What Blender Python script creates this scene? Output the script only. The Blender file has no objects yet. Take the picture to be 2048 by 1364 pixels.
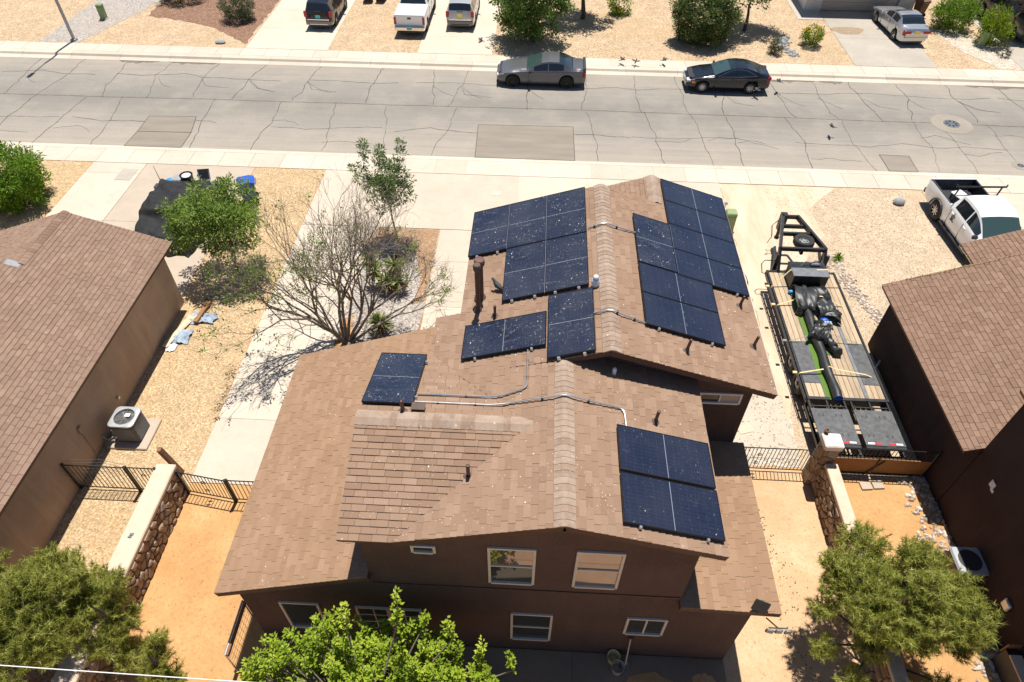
import bpy, math, random
from mathutils import Vector, Matrix
R = math.radians
scene = bpy.context.scene
col = scene.collection
rnd = random.Random(7)

# ------------------------------------------------------------------ camera
CAM_H = 18.0
def cam_matrix(pitch, yaw, roll):
    f = Vector((-math.sin(yaw)*math.cos(pitch), math.cos(yaw)*math.cos(pitch), -math.sin(pitch)))
    r = Vector((math.cos(yaw), math.sin(yaw), 0)); u = r.cross(f)
    c, s = math.cos(roll), math.sin(roll)
    r2 = r*c + u*s; u2 = u*c - r*s
    m = Matrix.Identity(4)
    for i in range(3):
        m[i][0], m[i][1], m[i][2] = r2[i], u2[i], -f[i]
    m[2][3] = CAM_H
    return m
cd = bpy.data.cameras.new('camera'); cd.lens = 23.983; cd.sensor_width = 36; cd.clip_end = 2000; cd.clip_start = .1
cam = bpy.data.objects.new('camera', cd); col.objects.link(cam)
cam.matrix_world = cam_matrix(R(46.178), R(2.41), R(0.631)); scene.camera = cam

# ------------------------------------------------------------------ light
SUN = Vector((0.03, 0.285, 1.0)).normalized()
world = bpy.data.worlds.new('World'); scene.world = world; world.use_nodes = True
wn = world.node_tree.nodes; wl = world.node_tree.links
sky = wn.new('ShaderNodeTexSky'); sky.sky_type = 'NISHITA'; sky.sun_disc = False
sky.sun_elevation = math.asin(SUN.z); sky.sun_rotation = math.atan2(SUN.x, SUN.y); sky.altitude = 1200
sky.air_density = 1.0; sky.dust_density = .6
wl.new(sky.outputs[0], wn['Background'].inputs[0]); wn['Background'].inputs[1].default_value = 0.065
sd = bpy.data.lights.new('sun', 'SUN'); sd.energy = 4.5; sd.angle = R(.53); sd.color = (1, .958, .875)
so = bpy.data.objects.new('sun', sd); col.objects.link(so)
so.rotation_euler = SUN.to_track_quat('Z', 'Y').to_euler(); so.location = (0, 10, 40)
vs = scene.view_settings; vs.view_transform = 'Standard'; vs.look = 'None'; vs.exposure = 0.55; vs.gamma = 1; vs.use_curve_mapping = False

# ------------------------------------------------------------------ materials
MATS = {}
class N:
    def __init__(s, name):
        s.m = bpy.data.materials.new(name); s.m.use_nodes = True; s.t = s.m.node_tree; s.n = s.t.nodes; s.l = s.t.links
        s.b = s.n['Principled BSDF']; s.out = s.n['Material Output']; MATS[name] = s.m
        s._pos = None
    def node(s, typ, **kw):
        n = s.n.new(typ)
        for k, v in kw.items(): setattr(n, k, v)
        return n
    def pos(s):
        if not s._pos: s._pos = s.node('ShaderNodeNewGeometry').outputs['Position']
        return s._pos
    def mapped(s, scale=(1,1,1), src=None, rot=(0,0,0)):
        m = s.node('ShaderNodeMapping'); m.inputs['Scale'].default_value = scale; m.inputs['Rotation'].default_value = rot
        s.l.new(src or s.pos(), m.inputs[0]); return m.outputs[0]
    def noise(s, scale, detail=4, rough=.6, vec=None, dist=0):
        n = s.node('ShaderNodeTexNoise'); n.inputs['Scale'].default_value = scale; n.inputs['Detail'].default_value = detail
        n.inputs['Roughness'].default_value = rough; n.inputs['Distortion'].default_value = dist
        s.l.new(vec or s.pos(), n.inputs['Vector']); return n.outputs['Fac']
    def vor(s, scale, feature='F1', vec=None, out='Distance', rand=1):
        n = s.node('ShaderNodeTexVoronoi', feature=feature); n.inputs['Scale'].default_value = scale
        n.inputs['Randomness'].default_value = rand
        s.l.new(vec or s.pos(), n.inputs['Vector']); return n.outputs[out]
    def ramp(s, fac, stops, interp='LINEAR'):
        n = s.node('ShaderNodeValToRGB'); n.color_ramp.interpolation = interp
        e = n.color_ramp.elements
        while len(e) < len(stops): e.new(.5)
        for i, (p, c) in enumerate(stops):
            e[i].position = p; e[i].color = (c, c, c, 1) if isinstance(c, (int, float)) else (*c, 1)
        s.l.new(fac, n.inputs[0]); return n.outputs[0]
    def mix(s, fac, a, b, mode='MIX'):
        n = s.node('ShaderNodeMix', data_type='RGBA', blend_type=mode)
        for sock, v in ((n.inputs['Factor'], fac), (n.inputs[6], a), (n.inputs[7], b)):
            if hasattr(v, 'is_output'): s.l.new(v, sock)
            elif isinstance(v, (int, float)): sock.default_value = v if sock.type == 'VALUE' else (v, v, v, 1)
            else: sock.default_value = (*v, 1)
        return n.outputs[2]
    def math(s, op, a, b=0.0, clamp=False):
        n = s.node('ShaderNodeMath', operation=op, use_clamp=clamp)
        for sock, v in ((n.inputs[0], a), (n.inputs[1], b)):
            if hasattr(v, 'is_output'): s.l.new(v, sock)
            else: sock.default_value = v
        return n.outputs[0]
    def xyz(s, src=None):
        n = s.node('ShaderNodeSeparateXYZ'); s.l.new(src or s.pos(), n.inputs[0]); return n.outputs
    def attr(s, name='tint'):
        return s.node('ShaderNodeAttribute', attribute_name=name).outputs['Color']
    def color(s, v):
        if hasattr(v, 'is_output'): s.l.new(v, s.b.inputs['Base Color'])
        else: s.b.inputs['Base Color'].default_value = (*v, 1)
    def rough(s, v):
        if hasattr(v, 'is_output'): s.l.new(v, s.b.inputs['Roughness'])
        else: s.b.inputs['Roughness'].default_value = v
    def bump(s, h, strength=.4, dist=.02):
        n = s.node('ShaderNodeBump'); n.inputs['Strength'].default_value = strength; n.inputs['Distance'].default_value = dist
        s.l.new(h, n.inputs['Height']); s.l.new(n.outputs[0], s.b.inputs['Normal'])
    def set(s, **kw):
        for k, v in kw.items(): s.b.inputs[k.replace('_', ' ')].default_value = v
        return s

def plain(name, c, rough=.6, var=.12, scale=6, metal=0, spec=.5, bump=0, coat=0):
    a = N(name)
    if var:
        f = a.noise(scale, 5)
        a.color(a.mix(a.ramp(f, [(.3, 0), (.7, 1)]), tuple(x*(1-var) for x in c), tuple(min(1, x*(1+var)) for x in c)))
        if bump: a.bump(a.noise(scale*8, 4), bump, .01)
    else: a.color(c)
    a.rough(rough); a.set(Metallic=metal, Specular_IOR_Level=spec, Coat_Weight=coat)
    if coat: a.set(Coat_Roughness=.04)
    return a.m

def gravel(name, cols, scale=22, patch=.35, big=.6):
    a = N(name)
    rc = a.vor(scale, out='Color'); v = a.xyz(rc)[0]
    c = a.ramp(v, [(i/(len(cols)-1), k) for i, k in enumerate(cols)])
    d = a.vor(scale)
    c = a.mix(a.ramp(d, [(.35, 0), (.75, .45)]), c, tuple(x*.35 for x in cols[0]))
    f = a.noise(big, 5, .65)
    mean = tuple(sum(k[i] for k in cols)/len(cols) for i in range(3))
    c = a.mix(a.ramp(f, [(.35, 0.0), (.7, patch)]), c, tuple(x*1.12 for x in mean))
    f2 = a.noise(big*3.3, 4, .6)
    c = a.mix(a.ramp(f2, [(.40, .38), (.62, 0)]), c, tuple(x*.60 for x in mean))
    c = a.mix(a.ramp(a.noise(big*.35, 4, .6), [(.48, 0), (.68, .30)]), c, (mean[0]*.84, mean[1]*.74, mean[2]*.62))
    a.color(c); a.rough(.95); a.set(Specular_IOR_Level=.15); a.bump(d, .6, .02)
    return a.m

def concrete(name, c, stain=.14):
    a = N(name)
    f = a.noise(.55, 6, .65); g = a.noise(14, 4, .6); h = a.noise(2.3, 5, .7)
    k = a.mix(a.ramp(f, [(.3, 0), (.7, 1)]), tuple(x*(1-stain) for x in c), c)
    k = a.mix(a.ramp(h, [(.50, 0), (.72, .35)]), k, (c[0]*.80, c[1]*.72, c[2]*.62))
    k = a.mix(a.ramp(g, [(.35, .12), (.65, 0)]), k, tuple(x*.6 for x in c))
    t = a.xyz(a.attr())[0]
    k = a.mix(1.0, k, a.ramp(t, [(0, .86), (1, 1.0)]), 'MULTIPLY')
    a.color(k); a.rough(.9); a.set(Specular_IOR_Level=.2); a.bump(a.noise(60, 3), .15, .005)
    return a.m

def build_materials():
    gravel('gravel_golden', [(.36,.23,.12), (.54,.37,.20), (.62,.45,.27), (.74,.58,.38)], 20, .3)
    gravel('gravel_beige', [(.38,.27,.18), (.55,.42,.29), (.64,.50,.36), (.74,.60,.45)], 24, .35, .45)
    gravel('gravel_far', [(.34,.23,.14), (.52,.37,.23), (.62,.46,.30), (.70,.56,.40)], 14, .35, .35)
    gravel('gravel_grey', [(.26,.22,.19), (.42,.37,.33), (.52,.46,.42), (.62,.58,.54)], 17, .15)
    gravel('gravel_red', [(.16,.09,.06), (.27,.15,.10), (.32,.19,.13), (.40,.26,.19)], 14, .15)
    gravel('gravel_pale', [(.38,.30,.22), (.58,.50,.40), (.66,.57,.47), (.80,.74,.66)], 14, .15)
    concrete('concrete_walk', (.65, .56, .46))
    concrete('concrete_drive', (.645, .55, .445))
    concrete('concrete_pink', (.52, .43, .345), .16)
    concrete('concrete_grey', (.50, .445, .38), .18)
    concrete('concrete_collar', (.36,.315,.262), .2)
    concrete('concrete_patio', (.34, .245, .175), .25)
    # dirt
    a = N('dirt_orange')
    f = a.noise(.7, 6, .65); g = a.noise(9, 6, .7); s = a.vor(28)
    c = a.ramp(f, [(.3, (.46,.245,.10)), (.55, (.545,.310,.135)), (.75, (.62,.385,.19))])
    c = a.mix(a.ramp(g, [(.48, 0), (.72, .7)]), c, (.36,.185,.085))
    c = a.mix(a.ramp(a.noise(2.6, 6, .75), [(.50, 0), (.68, .5)]), c, (.43,.235,.11))
    c = a.mix(a.ramp(s, [(.10, .5), (.2, 0)]), c, (.72,.56,.38))
    a.color(c); a.rough(.97); a.set(Specular_IOR_Level=.1); a.bump(g, .5, .03)
    a = N('dirt_pale')
    f = a.noise(.6, 6, .65); g = a.noise(11, 6, .7); s = a.vor(25)
    c = a.ramp(f, [(.3, (.50,.315,.175)), (.55, (.59,.395,.235)), (.75, (.67,.485,.32))])
    c = a.mix(a.ramp(g, [(.50, 0), (.74, .7)]), c, (.38,.235,.13))
    c = a.mix(a.ramp(a.noise(3.1, 6, .7), [(.52, 0), (.70, .45)]), c, (.45,.28,.15))
    c = a.mix(a.ramp(s, [(.10, .5), (.2, 0)]), c, (.74,.60,.44))
    a.color(c); a.rough(.97); a.set(Specular_IOR_Level=.1); a.bump(g, .5, .03)
    a = N('dirt_brown'); g = a.noise(8, 6, .7)
    a.color(a.ramp(g, [(.3, (.22,.125,.07)), (.55, (.36,.22,.125)), (.75, (.46,.31,.19))])); a.rough(.97); a.bump(g, .6, .04)
    a = N('dirt_track')
    f = a.noise(1.0, 6, .6, a.mapped((1.6, .35, 1))); g = a.noise(12, 5, .7)
    c = a.ramp(f, [(.3, (.52,.385,.265)), (.5, (.60,.465,.34)), (.7, (.67,.54,.42))])
    c = a.mix(a.ramp(g, [(.5, 0), (.75, .35)]), c, (.48,.34,.21))
    a.color(c); a.rough(.97); a.set(Specular_IOR_Level=.1); a.bump(g, .4, .02)
    # asphalt
    a = N('asphalt')
    x, y, z = a.xyz()
    w = a.math('ADD', y, a.math('MULTIPLY', a.math('SUBTRACT', a.noise(.25, 4, .6, a.mapped((.3, 1, 1))), .5), 1.6))
    band = a.ramp(a.math('DIVIDE', a.math('SUBTRACT', w, 29.5), 10.5),
                  [(0, (.400,.343,.283)), (.22, (.338,.300,.257)), (.42, (.263,.238,.208)), (.52, (.228,.209,.186)), (.64, (.268,.245,.219)), (.82, (.325,.289,.248)), (1, (.35,.302,.25))])
    st = a.noise(1.0, 6, .65, a.mapped((.12, 3.2, 1)))
    c = a.mix(a.ramp(st, [(.35, .30), (.65, 0)]), band, (.175,.166,.155))
    c = a.mix(a.ramp(a.noise(.5, 5, .6), [(.45, 0), (.75, .35)]), c, (.47,.40,.325))
    c = a.mix(a.ramp(a.noise(45, 3, .7), [(.4, .3), (.6, 0)]), c, (.15,.138,.122))
    c = a.mix(a.ramp(a.noise(70, 2, .6), [(.58, 0), (.75, .35)]), c, (.58,.52,.45))
    a.color(c); a.rough(.93); a.set(Specular_IOR_Level=.2); a.bump(a.noise(60, 3), .3, .01)
    a = N('asphalt_patch')
    st = a.noise(1.0, 5, .6, a.mapped((.4, 2.5, 1)))
    c = a.mix(a.ramp(st, [(.35, 0), (.65, 1)]), (.255,.218,.180), (.31,.266,.22))
    c = a.mix(a.ramp(a.noise(45, 3, .7), [(.4, .3), (.6, 0)]), c, (.10,.09,.08))
    a.color(c); a.rough(.93); a.set(Specular_IOR_Level=.2); a.bump(a.noise(60, 3), .3, .01)
    plain('crack_tar', (.105,.092,.078), .9, .2, 3)
    plain('stain_damp', (.17,.14,.115), .8, .2, 3)
    # shingles
    for nm, c0, c1, c2, wt in (('shingle_main', (.240,.150,.102), (.318,.207,.143), (.385,.266,.192), 1),
                           ('shingle_tan', (.275,.168,.103), (.348,.218,.138), (.405,.263,.172), .4),
                           ('shingle_left', (.225,.145,.105), (.295,.195,.145), (.355,.245,.185), .12),
                           ('shingle_right', (.20,.122,.086), (.275,.172,.122), (.335,.222,.163), .05),
                           ('shingle_cap', (.285,.190,.135), (.345,.24,.175), (.40,.295,.225), 1.6)):
        a = N(nm); t = a.xyz(a.attr())
        c = a.ramp(t[0], [(0, c0), (.5, c1), (1, c2)])
        gy = tuple((c1[0]+c1[1]+c1[2])/3*k for k in (1.02, .96, .93))
        c = a.mix(a.ramp(t[1], [(.60, 0), (1, .4)]), c, gy)
        c = a.mix(a.ramp(a.noise(.8, 5, .65), [(.40, .30), (.62, 0)]), c, tuple(x*.72 for x in c1))
        c = a.mix(a.ramp(a.noise(95, 2, .7), [(.4, .3), (.62, 0)]), c, tuple(x*.45 for x in c1))
        if nm == 'shingle_cap': c = a.mix(a.ramp(a.noise(3.5, 6, .75), [(.42, 0), (.70, .5)]), c, (.45,.385,.33))
        if wt:   # bird droppings with their own shape
            d = a.vor(4.5, vec=a.mapped((1,1,1)), out='Distance'); big = a.noise(.6, 3)
            sp = a.math('MULTIPLY', a.ramp(d, [(.035+.02*wt, 1), (.055+.025*wt, 0)]), a.ramp(big, [(.5-.12*wt, 0), (.6-.1*wt, 1)]))
            d2 = a.vor(13); sp2 = a.math('MULTIPLY', a.ramp(d2, [(.10, 1), (.15, 0)]), a.ramp(a.noise(1.3, 3), [(.60-.1*wt, 0), (.70-.08*wt, .8)]))
            c = a.mix(a.math('MAXIMUM', sp, sp2), c, (.66,.60,.53))
        a.color(c); a.rough(.95); a.set(Specular_IOR_Level=.12); a.bump(a.noise(120, 2), .35, .006)
    plain('roof_deck', (.12,.085,.07), .95, .2, 3)
    # stucco
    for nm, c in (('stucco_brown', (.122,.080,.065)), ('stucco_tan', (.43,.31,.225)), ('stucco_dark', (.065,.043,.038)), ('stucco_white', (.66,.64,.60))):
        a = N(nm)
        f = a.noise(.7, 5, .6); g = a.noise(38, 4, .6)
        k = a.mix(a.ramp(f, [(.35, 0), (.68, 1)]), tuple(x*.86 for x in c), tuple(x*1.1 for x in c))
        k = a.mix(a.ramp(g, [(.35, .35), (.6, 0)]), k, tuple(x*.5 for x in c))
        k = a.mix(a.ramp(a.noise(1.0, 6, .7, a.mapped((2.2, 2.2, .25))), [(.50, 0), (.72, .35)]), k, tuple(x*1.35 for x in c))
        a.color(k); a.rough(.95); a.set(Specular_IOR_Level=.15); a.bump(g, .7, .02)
    plain('trim_brown', (.085,.042,.030), .7, .2, 3)
    plain('trim_cream', (.62,.55,.46), .6, .06)
    plain('white_paint', (.76,.74,.71), .5, .05)
    plain('garage_panel', (.50,.42,.35), .6, .06)
    a = N('window_glass'); a.color((.50,.40,.33)); a.rough(.03); a.set(Metallic=.82)  # tan tint puts the reflection of sunlit dirt into the pane colour
    a = N('window_dark'); a.color((.10,.11,.11)); a.rough(.03); a.set(Metallic=.6)
    plain('blind_tan', (.55,.42,.33), .7, .05)
    # stone
    a = N('field_stone'); t = a.xyz(a.attr())
    c = a.ramp(t[0], [(0, (.24,.145,.09)), (.4, (.38,.255,.165)), (.75, (.47,.35,.25)), (1, (.37,.31,.26))])
    c = a.mix(a.ramp(a.noise(9, 5, .7), [(.4, .5), (.65, 0)]), c, (.15,.09,.06))
    a.color(c); a.rough(.9); a.bump(a.noise(25, 5), .6, .02)
    plain('mortar', (.16,.115,.08), .95, .2, 5, bump=.4)
    plain('plaster_cap', (.62,.48,.36), .9, .12, 2, bump=.3)
    plain('pillar_white', (.74,.68,.60), .8, .12, 4, bump=.4)
    a = N('pebble'); t = a.xyz(a.attr())
    c = a.ramp(t[0], [(0, (.29,.225,.175)), (.35, (.40,.325,.265)), (.7, (.50,.42,.35)), (1, (.64,.57,.49))])
    a.color(c); a.rough(.9); a.bump(a.noise(30, 4), .4, .01)
    a = N('pebble_tan'); t = a.xyz(a.attr())
    a.color(a.ramp(t[0], [(0, (.42,.30,.18)), (.5, (.58,.45,.30)), (1, (.72,.62,.48))])); a.rough(.95)
    plain('rock_grey', (.28,.29,.30), .8, .2, 8, bump=.4)
    # metals & plastics
    plain('iron_black', (.025,.025,.027), .45, .3, 9, .3)
    plain('iron_rust', (.16,.062,.035), .8, .35, 6)
    plain('pipe_brown', (.115,.052,.036), .6, .25, 6)
    plain('galvanised', (.55,.56,.57), .35, .12, 9, .85)
    plain('aluminium', (.62,.63,.65), .3, .08, 9, .8)
    plain('black_plastic', (.022,.023,.026), .5, .2)
    plain('panel_frame', (.018,.019,.023), .35, .1, 6, .6)
    plain('rubber', (.022,.021,.020), .8, .25, 12)
    plain('tyre_dusty', (.055,.043,.034), .9, .3, 8)
    plain('steel_black', (.03,.031,.034), .42, .35, 5, .4)
    plain('steel_grey', (.22,.225,.235), .4, .2, 5, .6)
    plain('diamond_plate', (.085,.087,.092), .55, .35, 7, .3, bump=.5)
    a = N('wood_deck'); t = a.xyz(a.attr())
    gr = a.noise(6, 6, .65, a.mapped((6, .5, 1)))
    c = a.ramp(gr, [(.3, (.36,.25,.155)), (.55, (.50,.375,.245)), (.75, (.60,.475,.335))])
    c = a.mix(1, c, a.ramp(t[0], [(0, .72), (1, 1.05)]), 'MULTIPLY')
    c = a.mix(a.ramp(a.noise(1.1, 4), [(.45, 0), (.7, .4)]), c, (.46,.36,.26))
    a.color(c); a.rough(.8); a.bump(gr, .3, .005)
    a = N('wood_board'); gr = a.noise(5, 6, .65, a.mapped((.6, 6, 6)))
    a.color(a.ramp(gr, [(.3, (.22,.10,.035)), (.6, (.31,.155,.055)), (.8, (.37,.20,.085))])); a.rough(.7); a.bump(gr, .3, .005)
    plain('wood_post', (.22,.105,.055), .8, .3, 7, bump=.4)
    plain('wood_pale', (.62,.50,.36), .8, .2, 6)
    plain('turf_back', (.026,.027,.027), .42, .35, 6, bump=.35)
    a = N('turf_green'); a.color(a.mix(a.ramp(a.noise(60, 3), [(.35, 0), (.7, 1)]), (.06,.13,.018), (.17,.28,.05))); a.rough(.9); a.bump(a.noise(150, 2), .6, .02)
    plain('strap_yellow', (.66,.52,.26), .7, .15, 9)
    plain('strap_grey', (.24,.23,.22), .7, .15, 9)
    plain('blue_plastic', (.02,.09,.42), .4, .12)
    plain('blue_bright', (.03,.25,.52), .4, .12)
    plain('blue_tarp', (.30,.37,.46), .7, .25, 4)
    plain('clear_plastic', (.48,.54,.62), .25, .2, 20)
    a = N('cover_black'); a.color(a.mix(a.ramp(a.noise(3, 4), [(.35, 0), (.7, 1)]), (.015,.015,.017), (.030,.030,.032))); a.rough(.75); a.set(Specular_IOR_Level=.25); a.bump(a.noise(5, 5, .6, a.mapped((3,1,1))), .35, .05)
    plain('green_box', (.22,.30,.13), .6, .12)
    plain('bin_brown', (.14,.07,.04), .6, .2)
    plain('lamp_grey', (.33,.33,.34), .5, .1, 6, .4)
    plain('ac_grey', (.40,.41,.42), .45, .1, 6, .3)
    plain('ac_dark', (.085,.075,.068), .6, .15)
    plain('red_lens', (.35,.012,.015), .15, 0)
    plain('orange_lens', (.75,.20,.02), .2, 0)
    plain('white_lens', (.70,.72,.74), .12, 0)
    plain('plate_teal', (.05,.42,.45), .4, .1, 30)
    plain('plate_yellow', (.80,.62,.04), .4, .1, 30)
    plain('ink_black', (.03,.028,.026), .6, 0)
    plain('reflector_red', (.62,.03,.03), .35, 0)
    plain('reflector_white', (.82,.82,.82), .35, 0)
    plain('wire_white', (.78,.77,.74), .5, .05)
    plain('lights_gold', (.62,.50,.26), .4, .3, 40)
    plain('litter_white', (.80,.79,.77), .6, .1)
    plain('feather_dark', (.045,.047,.052), .7, .3, 20)
    plain('decoy_white', (.62,.68,.76), .5, .1)
    plain('oil_stain', (.30,.22,.14), .9, .2)
    # car paint
    for nm, c, metal in (('paint_grey', (.135,.135,.143), .4), ('paint_black', (.008,.009,.014), .1), ('paint_silver', (.52,.53,.55), .75),
                         ('paint_white', (.80,.80,.80), 0), ('paint_champagne', (.56,.56,.56), .6), ('paint_charcoal', (.035,.032,.032), .3),
                         ('cladding', (.12,.12,.12), .1), ('paint_gunmetal', (.10,.10,.105), .4)):
        a = N(nm); a.color(a.mix(a.ramp(a.noise(2.2, 5), [(.45, 0), (.8, 0 if nm == 'paint_black' else .05)]), c, (.40,.34,.27)))
        a.rough(.2 if nm == 'paint_black' else .32); a.set(Metallic=metal, Coat_Weight=.7, Coat_Roughness=.06)
    a = N('car_glass'); a.color((.012,.017,.022)); a.rough(.04); a.set(Specular_IOR_Level=.8, Coat_Weight=.4)
    a = N('windshield'); a.color((.035,.065,.062)); a.rough(.04); a.set(Specular_IOR_Level=.9, Coat_Weight=.5)
    plain('chrome', (.72,.72,.72), .12, 0, metal=.95)
    plain('rim_silver', (.55,.54,.53), .3, .1, metal=.7)
    plain('rim_black', (.018,.018,.019), .3, 0, metal=.4)
    # solar cells
    for nm, dirt in (('solar_dirty', 1.0), ('solar_clean', .35)):
        a = N(nm)
        ob = a.node('ShaderNodeTexCoord').outputs['Object']; x, y, z = a.xyz(ob)
        def line(v, period, w):
            fr = a.math('ABSOLUTE', a.math('SUBTRACT', a.math('FRACT', a.math('DIVIDE', v, period)), .5))
            return a.ramp(fr, [(.5-w, 0), (.5-w*.5, 1)])
        g = a.math('MAXIMUM', line(x, .182, .03), line(y, .0865, .05))
        c = a.mix(a.math('MULTIPLY', g, .28), (.0085,.0132,.034), (.048,.062,.104))
        bl = a.noise(23, 3, .65, a.mapped((1, .55, 1)), .8); m1 = a.math('MULTIPLY', a.ramp(bl, [(.675-.03*dirt, 0), (.72-.03*dirt, 1)]), a.ramp(a.noise(2.2, 4, .7), [(.52-.12*dirt, 0), (.66-.10*dirt, .85)]))
        d2 = a.vor(5.5, vec=a.mapped((1, .6, 1))); m2 = a.math('MULTIPLY', a.ramp(d2, [(.030+.02*dirt, 1), (.07+.03*dirt, 0)]), a.ramp(a.noise(.9, 3), [(.50, 0), (.60, 1)]))
        sm = a.noise(1, 6, .75, a.mapped((2.0, 8, 2.0))); m3 = a.math('MULTIPLY', a.ramp(sm, [(.54, 0), (.74, .42*dirt)]), a.ramp(a.noise(14, 5, .75), [(.42, 0), (.62, 1)]))
        film = a.ramp(a.noise(.8, 5, .6), [(.3, .002), (.7, .015+.035*dirt)]); m3 = a.math('MAXIMUM', m3, film)
        m4 = a.math('MULTIPLY', a.ramp(a.noise(62, 2, .6), [(.70-.05*dirt, 0), (.76-.05*dirt, .6)]), a.ramp(a.noise(1.4, 4, .7), [(.42, .1), (.65, 1)])); m3 = a.math('MAXIMUM', m3, m4)
        mk = a.math('MAXIMUM', a.math('MAXIMUM', m1, m2), m3)
        c = a.mix(mk, c, (.58,.56,.52)); a.color(c)
        a.rough(a.ramp(mk, [(0, .12), (1, .8)])); a.set(Specular_IOR_Level=.55)
    # foliage
    for nm, c0, c1, c2, tr in (('leaf_elm', (.075,.130,.016), (.185,.285,.042), (.34,.44,.10), .4),
                           ('leaf_far', (.050,.100,.016), (.125,.215,.036), (.26,.36,.09), .4),
                           ('leaf_bright', (.12,.185,.008), (.29,.40,.018), (.50,.58,.07), .4),
                           ('leaf_shrub', (.030,.055,.012), (.095,.145,.030), (.25,.29,.09), .25),
                           ('leaf_green', (.050,.120,.006), (.140,.260,.014), (.27,.40,.035), .35),
                           ('leaf_ash', (.060,.105,.030), (.145,.215,.07), (.26,.33,.13), .35),
                           ('leaf_grey', (.045,.055,.022), (.11,.13,.06), (.20,.22,.11), .2),
                           ('needle', (.14,.155,.020), (.345,.365,.065), (.55,.56,.16), .4),
                           ('yucca_leaf', (.07,.10,.02), (.19,.235,.06), (.44,.45,.17), .15),
                           ('flower_yellow', (.45,.30,.01), (.62,.45,.01), (.75,.60,.05), .2)):
        a = N(nm); t = a.xyz(a.attr())[0]
        c = a.ramp(t, [(0, c0), (.5, c1), (1, c2)]); a.color(c); a.rough(.62); a.set(Specular_IOR_Level=.35)
        tl = a.node('ShaderNodeBsdfTranslucent'); a.l.new(c, tl.inputs[0])
        mx = a.node('ShaderNodeMixShader'); mx.inputs[0].default_value = tr
        a.l.new(a.b.outputs[0], mx.inputs[1]); a.l.new(tl.outputs[0], mx.inputs[2]); a.l.new(mx.outputs[0], a.out.inputs[0])
    plain('bark', (.10,.075,.055), .95, .35, 6, bump=.6)
    plain('bark_grey', (.25,.195,.155), .95, .3, 8, bump=.5)
    plain('dead_leaf', (.34,.22,.11), .95, .3, 9)
build_materials()

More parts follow.
